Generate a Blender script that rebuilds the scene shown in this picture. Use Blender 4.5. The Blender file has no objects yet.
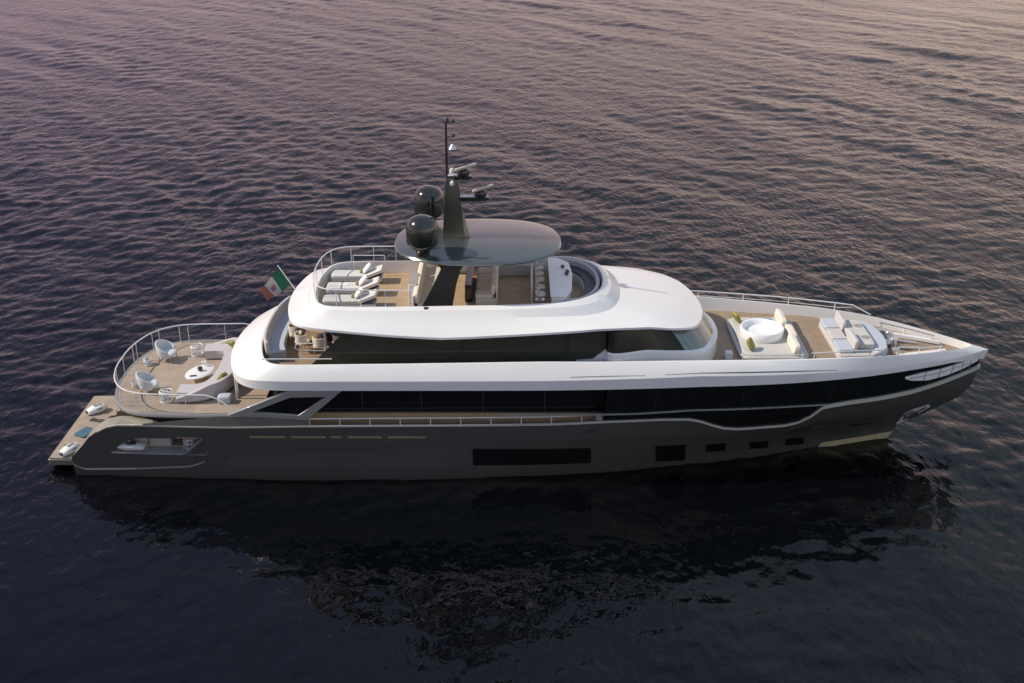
import bpy, bmesh, math, random
import numpy as np
from mathutils import Vector, Matrix
R = math.radians
random.seed(5)
scene = bpy.context.scene
COL = scene.collection

# ------------------------------------------------------------------ camera, sky, sun, exposure
cam_d = bpy.data.cameras.new('camera'); cam = bpy.data.objects.new('camera', cam_d); COL.objects.link(cam)
cam_d.sensor_width = 36.0; cam_d.lens = 36.0 * 1150 / 1024
cam_d.clip_start = .5; cam_d.clip_end = 20000
cam.location = (18.85, -42.96, 24.02)
cam.rotation_euler = (R(90 - 24.5), 0, R(.17))
scene.camera = cam

SUN_EL, SUN_AZ = 40.0, math.degrees(math.atan2(-1.0, -.02))      # azimuth clockwise from +Y
sun_d = bpy.data.lights.new('sun', 'SUN'); sun = bpy.data.objects.new('sun', sun_d); COL.objects.link(sun)
sun_d.energy = 4.3; sun_d.angle = R(.6); sun_d.color = (1.0, .90, .75)
sdir = Vector((math.sin(R(SUN_AZ)) * math.cos(R(SUN_EL)), math.cos(R(SUN_AZ)) * math.cos(R(SUN_EL)), math.sin(R(SUN_EL))))
sun.rotation_euler = sdir.to_track_quat('Z', 'Y').to_euler()
sun.location = (0, 0, 60)

world = bpy.data.worlds.new('World'); scene.world = world; world.use_nodes = True
nt = world.node_tree; nt.nodes.clear(); N = nt.nodes.new; L = nt.links.new
out = N('ShaderNodeOutputWorld'); bg = N('ShaderNodeBackground'); L(bg.outputs[0], out.inputs[0])
sky = N('ShaderNodeTexSky'); sky.sky_type = 'NISHITA'; sky.sun_disc = False
sky.sun_elevation = R(SUN_EL); sky.sun_rotation = R(SUN_AZ % 360)
tc = N('ShaderNodeTexCoord'); sep = N('ShaderNodeSeparateXYZ'); L(tc.outputs['Generated'], sep.inputs[0])
ramp = N('ShaderNodeValToRGB'); L(sep.outputs['Z'], ramp.inputs[0])
e = ramp.color_ramp.elements
e[0].position = 0.0; e[0].color = (6.8, 5.3, 5.2, 1)
e[1].position = 1.0; e[1].color = (2.4, 3.1, 4.4, 1)
for p, c in ((.15, (6.4, 4.9, 4.9, 1)), (.30, (4.4, 3.4, 3.8, 1)), (.45, (2.8, 3.5, 4.7, 1)), (.7, (2.5, 3.6, 5.5, 1))):
    k = e.new(p); k.color = c
# soft cloud banks, broader near the horizon
mp = N('ShaderNodeMapping'); mp.inputs['Scale'].default_value = (1.6, 1.6, 5.0); L(tc.outputs['Generated'], mp.inputs[0])
nz = N('ShaderNodeTexNoise'); nz.inputs['Scale'].default_value = 1.5; nz.inputs['Detail'].default_value = 4; L(mp.outputs[0], nz.inputs['Vector'])
cl = N('ShaderNodeMapRange'); cl.inputs['From Min'].default_value = .35; cl.inputs['From Max'].default_value = .7
cl.inputs['To Min'].default_value = .72; cl.inputs['To Max'].default_value = 1.3; L(nz.outputs[0], cl.inputs['Value'])
# warmer, brighter towards +X, more violet towards -X
az = N('ShaderNodeMapRange'); az.inputs['From Min'].default_value = -.5; az.inputs['From Max'].default_value = .5; L(sep.outputs['X'], az.inputs['Value'])
azr = N('ShaderNodeValToRGB'); L(az.outputs[0], azr.inputs[0])
azr.color_ramp.elements[0].color = (.57, .385, .55, 1); azr.color_ramp.elements[1].color = (1.46, 1.31, 1.02, 1)
m1 = N('ShaderNodeMixRGB'); m1.blend_type = 'MULTIPLY'; m1.inputs[0].default_value = 1; L(ramp.outputs[0], m1.inputs[1]); L(azr.outputs[0], m1.inputs[2])
m2 = N('ShaderNodeMixRGB'); m2.blend_type = 'MULTIPLY'; m2.inputs[0].default_value = 1; L(m1.outputs[0], m2.inputs[1]); L(cl.outputs[0], m2.inputs[2])
ay = N('ShaderNodeMapRange'); ay.inputs['From Min'].default_value = -.5; ay.inputs['From Max'].default_value = .25; L(sep.outputs['Y'], ay.inputs['Value'])
ayr = N('ShaderNodeValToRGB'); L(ay.outputs[0], ayr.inputs[0])
ayr.color_ramp.elements[0].color = (.95, 1.2, 1.32, 1); ayr.color_ramp.elements[1].color = (1, 1, 1, 1)
m2b = N('ShaderNodeMixRGB'); m2b.blend_type = 'MULTIPLY'; m2b.inputs[0].default_value = 1; L(m2.outputs[0], m2b.inputs[1]); L(ayr.outputs[0], m2b.inputs[2]); m2 = m2b
m3 = N('ShaderNodeMixRGB'); m3.inputs[0].default_value = .7; L(sky.outputs[0], m3.inputs[1]); L(m2.outputs[0], m3.inputs[2])
L(m3.outputs[0], bg.inputs[0]); bg.inputs[1].default_value = .14

scene.view_settings.view_transform = 'Standard'; scene.view_settings.look = 'None'
scene.view_settings.exposure = 0.0; scene.view_settings.gamma = 1.0
scene.view_settings.use_curve_mapping = False
scene.cycles.max_bounces = 8

# ------------------------------------------------------------------ materials
def mat(name, col, rough=.5, metal=0, coat=0, var=.06, vscale=3.0, bump=0, bscale=60, alpha=None, ior=None, spec=None):
    m = bpy.data.materials.new(name); m.use_nodes = True
    t = m.node_tree; b = t.nodes['Principled BSDF']
    b.inputs['Roughness'].default_value = rough; b.inputs['Metallic'].default_value = metal
    b.inputs['Coat Weight'].default_value = coat; b.inputs['Coat Roughness'].default_value = .05
    if ior: b.inputs['IOR'].default_value = ior
    if spec is not None: b.inputs['Specular IOR Level'].default_value = spec
    co = t.nodes.new('ShaderNodeTexCoord')
    n = t.nodes.new('ShaderNodeTexNoise'); n.inputs['Scale'].default_value = vscale; n.inputs['Detail'].default_value = 5
    t.links.new(co.outputs['Object'], n.inputs['Vector'])
    r = t.nodes.new('ShaderNodeValToRGB'); t.links.new(n.outputs[0], r.inputs[0])
    r.color_ramp.elements[0].position = .3; r.color_ramp.elements[1].position = .7
    r.color_ramp.elements[0].color = tuple(c * (1 - var) for c in col) + (1,)
    r.color_ramp.elements[1].color = tuple(min(1, c * (1 + var)) for c in col) + (1,)
    t.links.new(r.outputs[0], b.inputs['Base Color'])
    if bump:
        n2 = t.nodes.new('ShaderNodeTexNoise'); n2.inputs['Scale'].default_value = bscale; n2.inputs['Detail'].default_value = 3
        t.links.new(co.outputs['Object'], n2.inputs['Vector'])
        bp = t.nodes.new('ShaderNodeBump'); bp.inputs['Strength'].default_value = bump; bp.inputs['Distance'].default_value = .02
        t.links.new(n2.outputs[0], bp.inputs['Height']); t.links.new(bp.outputs[0], b.inputs['Normal'])
    if alpha is not None:
        b.inputs['Alpha'].default_value = alpha
    return m

def teak(name, c1, c2, plank=.075):
    m = bpy.data.materials.new(name); m.use_nodes = True
    t = m.node_tree; b = t.nodes['Principled BSDF']; b.inputs['Roughness'].default_value = .6
    co = t.nodes.new('ShaderNodeTexCoord')
    br = t.nodes.new('ShaderNodeTexBrick')
    br.inputs['Color1'].default_value = c1 + (1,); br.inputs['Color2'].default_value = c2 + (1,)
    br.inputs['Mortar'].default_value = (.06, .05, .045, 1); br.inputs['Scale'].default_value = 1
    br.inputs['Mortar Size'].default_value = .006; br.inputs['Brick Width'].default_value = 2.2; br.inputs['Row Height'].default_value = plank
    t.links.new(co.outputs['Object'], br.inputs['Vector'])
    n = t.nodes.new('ShaderNodeTexNoise'); n.inputs['Scale'].default_value = 2.2; n.inputs['Detail'].default_value = 6
    t.links.new(co.outputs['Object'], n.inputs['Vector'])
    mx = t.nodes.new('ShaderNodeMixRGB'); mx.blend_type = 'MULTIPLY'; mx.inputs[0].default_value = .5
    rp = t.nodes.new('ShaderNodeValToRGB'); t.links.new(n.outputs[0], rp.inputs[0])
    rp.color_ramp.elements[0].position = .3; rp.color_ramp.elements[0].color = (.62, .62, .64, 1); rp.color_ramp.elements[1].position = .7
    t.links.new(br.outputs[0], mx.inputs[1]); t.links.new(rp.outputs[0], mx.inputs[2])
    t.links.new(mx.outputs[0], b.inputs['Base Color'])
    return m

M = {}
M['hull'] = mat('hull_bronze_grey', (.128, .126, .112), .24, .45, 1.0, .04, .5)
M['white'] = mat('white_gelcoat', (.80, .795, .78), .28, 0, .35, .02, .6)
M['white2'] = mat('white_paint', (.72, .71, .70), .4, 0, .2, .03)
M['stripe'] = mat('champagne_trim', (.62, .585, .51), .3, .25, .3, .03)
M['glass'] = mat('black_glazing', (.008, .009, .009), .07, 0, 0, .1, spec=.32)
M['greenglass'] = mat('green_black_glazing', (.046, .050, .035), .10, 0, .2, .1)
M['wind'] = mat('windshield_glass', (.19, .225, .225), .06, .35, .8, .1)
M['teak'] = teak('pale_teak', (.50, .40, .30), (.44, .345, .26))
M['teakfly'] = teak('honey_teak', (.58, .42, .25), (.52, .37, .21))
M['teakfore'] = teak('brown_teak', (.40, .29, .19), (.35, .25, .165))
M['ivory'] = mat('ivory_upholstery', (.52, .50, .48), .8, 0, 0, .05, 8, .25, 160)
M['lilac'] = mat('pale_lilac_grey_fabric', (.50, .47, .475), .85, 0, 0, .05, 8, .25, 160)
M['bluewhite'] = mat('pale_blue_and_shade_fabric', (.44, .48, .54), .85, 0, 0, .05, 8, .25, 160)  # also paints the shade on the forward lounge seats and bow sunpad
M['cream'] = mat('cream_fabric', (.74, .68, .57), .85, 0, 0, .06, 8, .25, 160)
M['pillow'] = mat('white_linen', (.80, .79, .77), .85, 0, 0, .04, 10, .2, 80)
M['olive'] = mat('olive_fabric', (.27, .26, .07), .85, 0, 0, .1, 10, .2, 80)
M['chair'] = mat('chair_fabric', (.60, .62, .63), .85, 0, 0, .05, 8, .25, 160)
M['steel'] = mat('polished_steel', (.78, .78, .78), .18, .9, 0, .03)
M['rail'] = mat('satin_rail', (.80, .79, .78), .3, .25, .2, .03)
M['railglass'] = mat('rail_glass', (.10, .17, .20), .05, 0, 0, .05, alpha=.13)
M['black'] = mat('black_paint', (.012, .013, .013), .2, 0, .5, .1)
M['dark'] = mat('dark_grey', (.045, .045, .048), .5, 0, 0, .1)
M['top'] = mat('hardtop_grey', (.125, .142, .138), .2, .55, .7, .03, .7)
M['dome'] = mat('dome_olive_black', (.020, .022, .016), .16, .1, .8, .06)
M['wood'] = mat('oak', (.42, .28, .15), .5, 0, .1, .12, 6)
M['lipgrey'] = mat('lip_grey', (.30, .29, .28), .35, .2, .3, .04)
M['deckgrey'] = mat('deck_grey', (.36, .35, .35), .6, 0, 0, .05)
M['tubwhite'] = mat('tub_acrylic', (.86, .86, .87), .2, 0, .4, .01)
M['bottom'] = mat('bow_glow_tan', (.42, .38, .22), .5, 0, 0, .12, 2)  # warm reflected light low on the bow, painted as a tan colour
M['teal'] = mat('teal_towel', (.06, .22, .27), .9, 0, 0, .1, 12, .3, 200)
M['bluemat'] = mat('blue_mat', (.055, .13, .19), .9, 0, 0, .15, 8, .3, 120)
M['darkfin'] = mat('dark_fins', (.05, .045, .038), .5, 0, 0, .1)
M['silver'] = mat('silver_paint', (.55, .57, .60), .22, .6, .6, .04)
M['gold'] = mat('gold_reflector', (.33, .275, .15), .35, .25, .3, .1)
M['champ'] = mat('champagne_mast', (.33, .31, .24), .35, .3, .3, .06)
M['scan'] = mat('scanner_bar', (.48, .44, .36), .4, 0, .2, .05)

# ------------------------------------------------------------------ mesh helpers
class MB:
    def __init__(s): s.v = []; s.f = []; s.mi = []
    def add(s, vs, fs, mi=0):
        o = len(s.v); s.v += [tuple(p) for p in vs]
        for f in fs: s.f.append([o + i for i in f]); s.mi.append(mi)
        return s
    def box(s, c, d, rz=0, taper=1.0, ry=0):
        m = Matrix.Translation(c) @ Matrix.Rotation(rz, 4, 'Z') @ Matrix.Rotation(ry, 4, 'Y')
        vs = []
        for z in (-.5, .5):
            k = 1 if z < 0 else taper
            for x, y in ((-.5, -.5), (.5, -.5), (.5, .5), (-.5, .5)):
                vs.append(m @ Vector((x * d[0] * k, y * d[1] * k, z * d[2])))
        return s.add(vs, [(3, 2, 1, 0), (4, 5, 6, 7), (0, 1, 5, 4), (1, 2, 6, 5), (2, 3, 7, 6), (3, 0, 4, 7)])
    def prism(s, pts, z0, z1, shrink=0):
        n = len(pts); cx = sum(p[0] for p in pts) / n; cy = sum(p[1] for p in pts) / n
        top = [(cx + (p[0] - cx) * (1 - shrink), cy + (p[1] - cy) * (1 - shrink), z1) for p in pts]
        vs = [(p[0], p[1], z0) for p in pts] + top
        return s.add(vs, [tuple(range(n))[::-1], tuple(range(n, 2 * n))] + [(i, (i + 1) % n, n + (i + 1) % n, n + i) for i in range(n)])
    def loft(s, rings, closed=True, cap=True, mi=0):
        n = len(rings[0]); vs = [p for r in rings for p in r]; fs = []
        for k in range(len(rings) - 1):
            for i in range(n if closed else n - 1):
                j = (i + 1) % n
                fs.append((k * n + i, k * n + j, (k + 1) * n + j, (k + 1) * n + i))
        if cap and closed:
            fs.append(tuple(range(n))[::-1]); fs.append(tuple(range((len(rings) - 1) * n, len(rings) * n)))
        return s.add(vs, fs, mi)
    def tube(s, pts, r, seg=8, closed=False, r2=None):
        P = [Vector(p) for p in pts]; n = len(P); rings = []; up = None
        for i in range(n):
            if closed: t = P[(i + 1) % n] - P[i - 1]
            else: t = P[min(i + 1, n - 1)] - P[max(i - 1, 0)]
            t.normalize()
            if up is None:
                a = Vector((0, 0, 1)) if abs(t.z) < .9 else Vector((1, 0, 0))
                up = (a - t * a.dot(t)).normalized()
            else:
                up = (up - t * up.dot(t)).normalized()
            w = t.cross(up); rr = r if r2 is None else r + (r2 - r) * i / max(1, n - 1)
            rings.append([P[i] + (up * math.cos(2 * math.pi * k / seg) + w * math.sin(2 * math.pi * k / seg)) * rr for k in range(seg)])
        if closed: rings.append(rings[0]); return s.loft(rings, True, False)
        return s.loft(rings)
    def revolve(s, prof, c=(0, 0, 0), seg=32, sx=1, sy=1):
        rings = [[(c[0] + r * sx * math.cos(2 * math.pi * k / seg), c[1] + r * sy * math.sin(2 * math.pi * k / seg), c[2] + z) for k in range(seg)] for r, z in prof]
        return s.loft(rings)
    def cushion(s, c, d, rz=0, p=4.0, ry=0, n=12, rx=0):
        m = Matrix.Translation(c) @ Matrix.Rotation(rz, 4, 'Z') @ Matrix.Rotation(ry, 4, 'Y') @ Matrix.Rotation(rx, 4, 'X')
        rings = []; sg = lambda a, q: math.copysign(abs(a) ** (2 / q), a)
        for i in range(1, n):
            ph = -math.pi / 2 + math.pi * i / n
            rings.append([m @ Vector((sg(math.cos(ph), p if p > 3.5 else 2.6) * sg(math.cos(t), p) * d[0] / 2, sg(math.cos(ph), p if p > 3.5 else 2.6) * sg(math.sin(t), p) * d[1] / 2, sg(math.sin(ph), p if p > 3.5 else 2.6) * d[2] / 2))
                          for t in [2 * math.pi * k / 24 for k in range(24)]])
        return s.loft(rings)
    def strip(s, path, secs, closed=False):
        """sweep a section given as (offset along the path's left normal, height) along a plan path of (x, y, z)"""
        P = [Vector(p) for p in path]; n = len(P); rings = []
        for i in range(n):
            t = (P[(i + 1) % n] - P[i - 1]) if closed else (P[min(i + 1, n - 1)] - P[max(i - 1, 0)])
            nl = Vector((-t.y, t.x, 0)).normalized()
            sc = secs(i / (n - 1)) if callable(secs) else secs
            rings.append([P[i] + nl * o + Vector((0, 0, h)) for o, h in sc])
        if closed: rings.append(rings[0]); return s.loft(rings, True, False)
        return s.loft(rings)
    def build(s, name, m, parent=None, bevel=0, ang=38, mats=None):
        me = bpy.data.meshes.new(name)
        off = parent_world(parent) if parent is not None else Vector((0, 0, 0))
        me.from_pydata([tuple(Vector(p) - off) for p in s.v], [], s.f)
        bm = bmesh.new(); bm.from_mesh(me)
        bmesh.ops.remove_doubles(bm, verts=bm.verts, dist=1e-5)
        bmesh.ops.recalc_face_normals(bm, faces=bm.faces)
        bm.to_mesh(me); bm.free()
        for mm in (mats or [m]): me.materials.append(mm)
        if mats and len(me.polygons) == len(s.mi): me.polygons.foreach_set('material_index', s.mi)
        me.polygons.foreach_set('use_smooth', [True] * len(me.polygons))
        me.set_sharp_from_angle(angle=R(ang))
        o = bpy.data.objects.new(name, me); COL.objects.link(o)
        if parent is not None: o.parent = parent
        if bevel:
            md = o.modifiers.new('bevel', 'BEVEL'); md.width = bevel; md.segments = 2; md.limit_method = 'ANGLE'; md.angle_limit = R(35)
        return o

def parent_world(p):
    v = Vector((0, 0, 0))
    while p is not None:
        if p.get('_abs'): v += p.location
        p = p.parent
    return v

def thing(name, label, cat, loc=(0, 0, 0), rz=0, group=None, absolute=False):
    o = bpy.data.objects.new(name, None); COL.objects.link(o); o.empty_display_size = .3
    o.location = loc; o.rotation_euler = (0, 0, rz); o['label'] = label; o['category'] = cat
    if group: o['group'] = group
    if absolute: o['_abs'] = 1
    return o
def dup(root, loc, rz=0, label=None, group=None):
    r = root.copy(); COL.objects.link(r); r.location = loc; r.rotation_euler = (0, 0, rz)
    if label: r['label'] = label
    if group: r['group'] = group
    for ch in list(root.children):
        c = ch.copy(); COL.objects.link(c); c.parent = r
        for g in list(ch.children):
            d = g.copy(); COL.objects.link(d); d.parent = c
    return r

def resample(pts, n):
    P = [Vector(p) for p in pts]; d = [0]
    for a, b in zip(P, P[1:]): d.append(d[-1] + (b - a).length)
    outp = []
    for k in range(n):
        t = d[-1] * k / (n - 1); i = 0
        while i < len(P) - 2 and d[i + 1] < t: i += 1
        f = (t - d[i]) / max(1e-9, d[i + 1] - d[i]); outp.append(P[i].lerp(P[i + 1], min(1, max(0, f))))
    return outp
def spline(pts, n, closed=False):
    """Catmull-Rom through the points, n samples evenly by arc length"""
    P = [Vector(p) for p in pts]; m = len(P); dense = []
    rng = m if closed else m - 1
    for i in range(rng):
        p1 = P[i]; p2 = P[(i + 1) % m]
        p0 = P[i - 1] if (closed or i > 0) else p1 * 2 - p2
        p3 = P[(i + 2) % m] if (closed or i + 2 < m) else p2 * 2 - p1
        for k in range(12):
            t = k / 12
            dense.append(.5 * ((2 * p1) + (p2 - p0) * t + (2 * p0 - 5 * p1 + 4 * p2 - p3) * t * t + (3 * p1 - p0 - 3 * p2 + p3) * t ** 3))
    dense.append(P[0].copy() if closed else P[-1])
    r = resample(dense, n + 1 if closed else n)
    return r[:-1] if closed else r
def mirror(p): return Vector((p[0], -p[1], p[2]))
def arc(c, r, a0, a1, n): return [(c[0] + r * math.cos(R(a0 + (a1 - a0) * k / (n - 1))), c[1] + r * math.sin(R(a0 + (a1 - a0) * k / (n - 1)))) for k in range(n)]
def rrect(x0, x1, y0, y1, r, n=6):
    return (arc((x0 + r, y0 + r), r, 180, 270, n) + arc((x1 - r, y0 + r), r, 270, 360, n) + arc((x1 - r, y1 - r), r, 0, 90, n) + arc((x0 + r, y1 - r), r, 90, 180, n))

# ------------------------------------------------------------------ hull form
def tab(t, x):
    if x <= t[0][0]: return t[0][1]
    for (a, fa), (b, fb) in zip(t, t[1:]):
        if x <= b: return fa + (fb - fa) * (x - a) / (b - a)
    return t[-1][1]
STEM = [(-1.2, 33.6), (0, 34.75), (.5, 35.05), (.8, 35.4), (1.15, 36.05), (1.5, 36.85), (1.96, 37.5), (2.38, 37.84), (3.0, 38.0), (3.4, 38.08), (4.2, 38.2)]
MAXB = [(-1.2, 2.9), (0, 3.52), (.5, 3.62), (1.3, 3.72), (2.0, 3.8), (2.7, 3.85), (3.2, 3.86), (4.2, 3.88)]
POWR = [(-1.2, 1.6), (0, 1.75), (.5, 1.9), (1.3, 2.3), (2.0, 2.75), (2.7, 3.2), (3.2, 3.5), (4.2, 3.7)]
def hull_y(x, z):
    xe = tab(STEM, z); m = tab(MAXB, z); p = tab(POWR, z); x0 = 15.0
    if x > x0: return m * (1 - min(1.0, (x - x0) / (xe - x0)) ** p)
    if x < 9: return m - .38 * ((9 - x) / 8.0) ** 2
    return m
ZTOP = [(1.2, .82), (1.34, 1.0), (1.75, 1.42), (2.1, 1.86), (2.5, 2.17), (2.9, 2.4), (3.34, 2.52), (4.2, 2.55), (7.8, 2.53), (10.5, 2.59), (16.3, 2.64), (20.2, 2.68), (22.6, 2.77),
        (24.5, 2.80), (25.6, 2.76), (26.1, 2.62), (26.6, 2.38), (27.1, 2.17), (27.7, 2.07), (28.6, 2.05), (29.6, 2.02), (30.1, 2.12), (30.6, 2.45), (31.0, 2.88), (31.3, 2.93), (32.1, 2.97), (33.4, 2.95), (34.9, 2.99), (36.1, 3.13), (37.1, 3.27), (38.1, 3.4)]
OPLO = [(2.96, 1.22), (5.7, 1.22), (6.0, 1.34), (6.62, 1.95), (6.9, 1.4), (7.3, .6)]
OPHI = [(2.96, 1.22), (3.2, 1.48), (3.41, 1.66), (3.99, 1.9), (4.92, 2.03), (6.62, 2.02), (6.9, 1.6), (7.3, .7)]
KNU = [(1.2, .70), (2.5, 1.6), (3.4, 2.1), (6.62, 2.14), (6.9, 1.7), (7.3, .98), (8.5, 1.31), (11.9, 1.51), (17, 1.71), (22, 1.9), (28.5, 1.64), (31.6, 1.6), (38, 1.9)]

yacht = thing('yacht', 'long grey and white three deck motor yacht lying on dark rippled water', 'yacht', (18, 0, 0), absolute=True)

def hull_columns(side):
    xs = sorted(set([round(1.2 + .1 * k, 3) for k in range(70)] + [2.96, 3.41, 3.99, 4.92, 5.7, 6.0, 6.62] + [8 + .25 * k for k in range(92)] + [31 + .14 * k for k in range(50)] + [38.0]))
    cols = []
    for xn in xs:
        def X(z): return xn if xn < 15 else 15 + (xn - 15) * (tab(STEM, z) - 15) / (38.0 - 15)
        zt = tab(ZTOP, xn)
        for _ in range(6): zt = tab(ZTOP, X(zt))
        lo, hi = tab(OPLO, xn), tab(OPHI, xn)
        if xn < 2.96: lo = hi = min(1.22, zt * .55)
        kn = max(min(tab(KNU, xn), zt - .06), hi + .02)
        zl = [-.9, 0, .28, lo * .55 + .12, lo, hi, (hi + kn) / 2, kn - .012, kn + .012, kn + (zt - kn) * .33, kn + (zt - kn) * .66, zt]
        for i in range(1, len(zl)): zl[i] = max(zl[i], zl[i - 1])
        step = .07 * max(0, min(1, (xn - 7.2) / 1.3)) * max(0, min(1, (33 - xn) / 4))
        col = []
        for i, z in enumerate(zl):
            x = X(z); y = max(0, hull_y(x, z))
            if 5 < i < 8: y -= step * (1 if i == 7 else .6)
            col.append(Vector((x, side * max(y, 0), z)))
        w = tab([(1.2, .25), (2, .5), (4, .55), (5.2, .13), (21, .13), (23, .05), (38, .03)], xn)
        x, y = col[-1].x, abs(col[-1].y); rise = tab([(1.2, .03), (2.5, .12), (4.5, .1), (5.2, .0)], xn)
        yi = max(0, y - w)
        col.append(Vector((x, side * yi, zt + rise)))
        zb = tab([(1.2, .4), (2.7, .4), (2.8, 2.1), (4.3, 2.05), (38, 1.96)], xn) if xn < 22.3 else zt - .3
        zb = min(zb, zt - .02); col.append(Vector((x, side * max(0, min(yi - .02, hull_y(x, zb) - .12)), zb)))
        cols.append(col)
    return xs, cols
hb = MB()
for side in (-1, 1):
    xs, cols = hull_columns(side); nl = len(cols[0]); o = len(hb.v)
    hb.v += [tuple(p) for c in cols for p in c]
    for i in range(len(cols) - 1):
        for j in range(nl - 1):
            if j == 4 and 2.95 < xs[i] and xs[i + 1] < 6.63: continue
            hb.f.append([o + i * nl + j, o + (i + 1) * nl + j, o + (i + 1) * nl + j + 1, o + i * nl + j + 1])
            hb.mi.append(1 if (j <= 1 and xs[i] > 34.2) else 0)  # tan faces by the stem paint the warm reflection there
    hb.f.append([o + j for j in range(nl)]); hb.mi.append(0)
# transom between the two wings
hb.add([(4.3, -3.2, -.3), (4.3, 3.2, -.3), (4.3, 3.2, 2.62), (4.3, -3.2, 2.62)], [(0, 1, 2, 3)])
def build_hull(b):
    me = bpy.data.meshes.new('hull'); me.from_pydata([(p[0] - 18, p[1], p[2]) for p in b.v], [], b.f)
    me.materials.append(M['hull']); me.materials.append(M['bottom'])  # 'bottom' is the tan that paints the warm reflection low on the bow
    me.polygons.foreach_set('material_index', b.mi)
    bm = bmesh.new(); bm.from_mesh(me)
    bmesh.ops.dissolve_degenerate(bm, dist=1e-4, edges=bm.edges)
    bmesh.ops.remove_doubles(bm, verts=bm.verts, dist=1e-4)
    bmesh.ops.recalc_face_normals(bm, faces=bm.faces); bm.to_mesh(me); bm.free()
    me.polygons.foreach_set('use_smooth', [True] * len(me.polygons)); me.set_sharp_from_angle(angle=R(30))
    o = bpy.data.objects.new('hull', me); COL.objects.link(o); o.parent = yacht
    return o
hull = build_hull(hb)

def hull_patch(poly, off, thick, nx=14, nz=3):
    """a panel lying on the hull, poly = 4 corners (x, z): bottom aft, bottom fore, top fore, top aft"""
    (x0, z0), (x1, z1), (x2, z2), (x3, z3) = poly; b = MB()
    for side in (-1,):
        for d in (1,):
            outer = []; inner = []
            for i in range(nx + 1):
                u = i / nx
                for j in range(nz + 1):
                    v = j / nz
                    x = (x0 + (x1 - x0) * u) * (1 - v) + (x3 + (x2 - x3) * u) * v
                    z = (z0 + (z1 - z0) * u) * (1 - v) + (z3 + (z2 - z3) * u) * v
                    y = hull_y(x, z)
                    outer.append((x, side * (y + off), z)); inner.append((x, side * (y + off - thick), z))
            m = nz + 1; fs = []
            n1 = (nx + 1) * m
            for i in range(nx):
                for j in range(nz):
                    fs.append((i * m + j, (i + 1) * m + j, (i + 1) * m + j + 1, i * m + j + 1))
                    fs.append((n1 + i * m + j, n1 + i * m + j + 1, n1 + (i + 1) * m + j + 1, n1 + (i + 1) * m + j))
                for j in (0, nz):
                    fs.append((i * m + j, (i + 1) * m + j, n1 + (i + 1) * m + j, n1 + i * m + j))
            for j in range(nz):
                for i in (0, nx):
                    fs.append((i * m + j, i * m + j + 1, n1 + i * m + j + 1, n1 + i * m + j))
            b.add(outer + inner, fs)
    return b
def both(b):
    o = MB(); o.v = list(b.v); o.f = list(b.f); o.mi = list(b.mi)
    o.add([(p[0], -p[1], p[2]) for p in b.v], [f[::-1] for f in b.f]); return o
def flipped(b):
    o = MB(); o.add([(p[0], -p[1], p[2]) for p in b.v], [f[::-1] for f in b.f]); return o
def build2(b, *a, **k):
    o = b.build(*a, **k); flipped(b).build(*a, **k); return o
for w in ([(17.19, .70), (21.89, .56), (21.84, 1.42), (17.21, 1.50)], [(24.53, .33), (25.75, .24), (25.67, 1.26), (24.44, 1.31)],
          [(26.58, .66), (27.39, .6), (27.33, 1.13), (26.5, 1.14)], [(28.45, .5), (29.24, .42), (29.17, .93), (28.36, 1.0)],
          [(30.0, .42), (30.83, .36), (30.75, .86), (29.93, .9)], [(32.8, .84), (33.64, .77), (33.5, 1.22), (32.67, 1.31)]):
    b = hull_patch(w, .006, .04); b.build('hull_window', M['glass'], hull); flipped(b).build('hull_window', M['glass'], hull)
for x0, x1 in ((8.52, 9.9), (10.14, 11.48), (11.69, 12.1), (12.34, 13.67), (13.91, 15.38)):
    b = hull_patch([(x0, 2.03), (x1, 2.03), (x1, 2.12), (x0, 2.12)], .006, .03, 4, 1); b.build('vent_slot', M['gold'], hull)
    flipped(b).build('vent_slot', M['gold'], hull)
b = hull_patch([(21.6, 2.22), (21.95, 2.22), (21.95, 2.42), (21.6, 2.42)], .006, .03, 2, 1); b.build('hull_hatch', M['dark'], hull)
# long rub rail low on the stern quarter
def hull_line(pts, off, h, dz=0, n=40):
    p = resample([(x, 0, z) for x, z in pts], n); b = MB(); rings = []
    for q in p:
        y = hull_y(q.x, q.z); rings.append([(q.x, -(y - .02), q.z - h / 2), (q.x, -(y + off), q.z - h / 2), (q.x, -(y + off), q.z + h / 2), (q.x, -(y - .02), q.z + h / 2)])
    return b.loft(rings)
build2(hull_line([(1.22, .62), (1.3, .45), (1.67, .3), (3.5, .42), (6.0, .62), (6.6, .86)], .03, .05), 'rub_rail', M['lipgrey'], hull)
build2(hull_line([(2.96, 1.2), (5.7, 1.2), (6.0, 1.33), (6.64, 1.96)], .02, .05), 'opening_sill', M['lipgrey'], hull)
# pale shoulder facet on the stern quarters, its champagne tone painting the sun's reflection
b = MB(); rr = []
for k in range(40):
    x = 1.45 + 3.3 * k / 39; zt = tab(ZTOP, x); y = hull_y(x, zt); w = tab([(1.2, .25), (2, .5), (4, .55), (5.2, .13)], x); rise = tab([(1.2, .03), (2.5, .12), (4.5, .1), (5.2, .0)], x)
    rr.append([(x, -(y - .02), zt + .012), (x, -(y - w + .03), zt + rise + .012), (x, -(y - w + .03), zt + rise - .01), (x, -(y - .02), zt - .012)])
b.loft(rr); build2(b, 'quarter_shoulder', M['champ'], hull)
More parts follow.
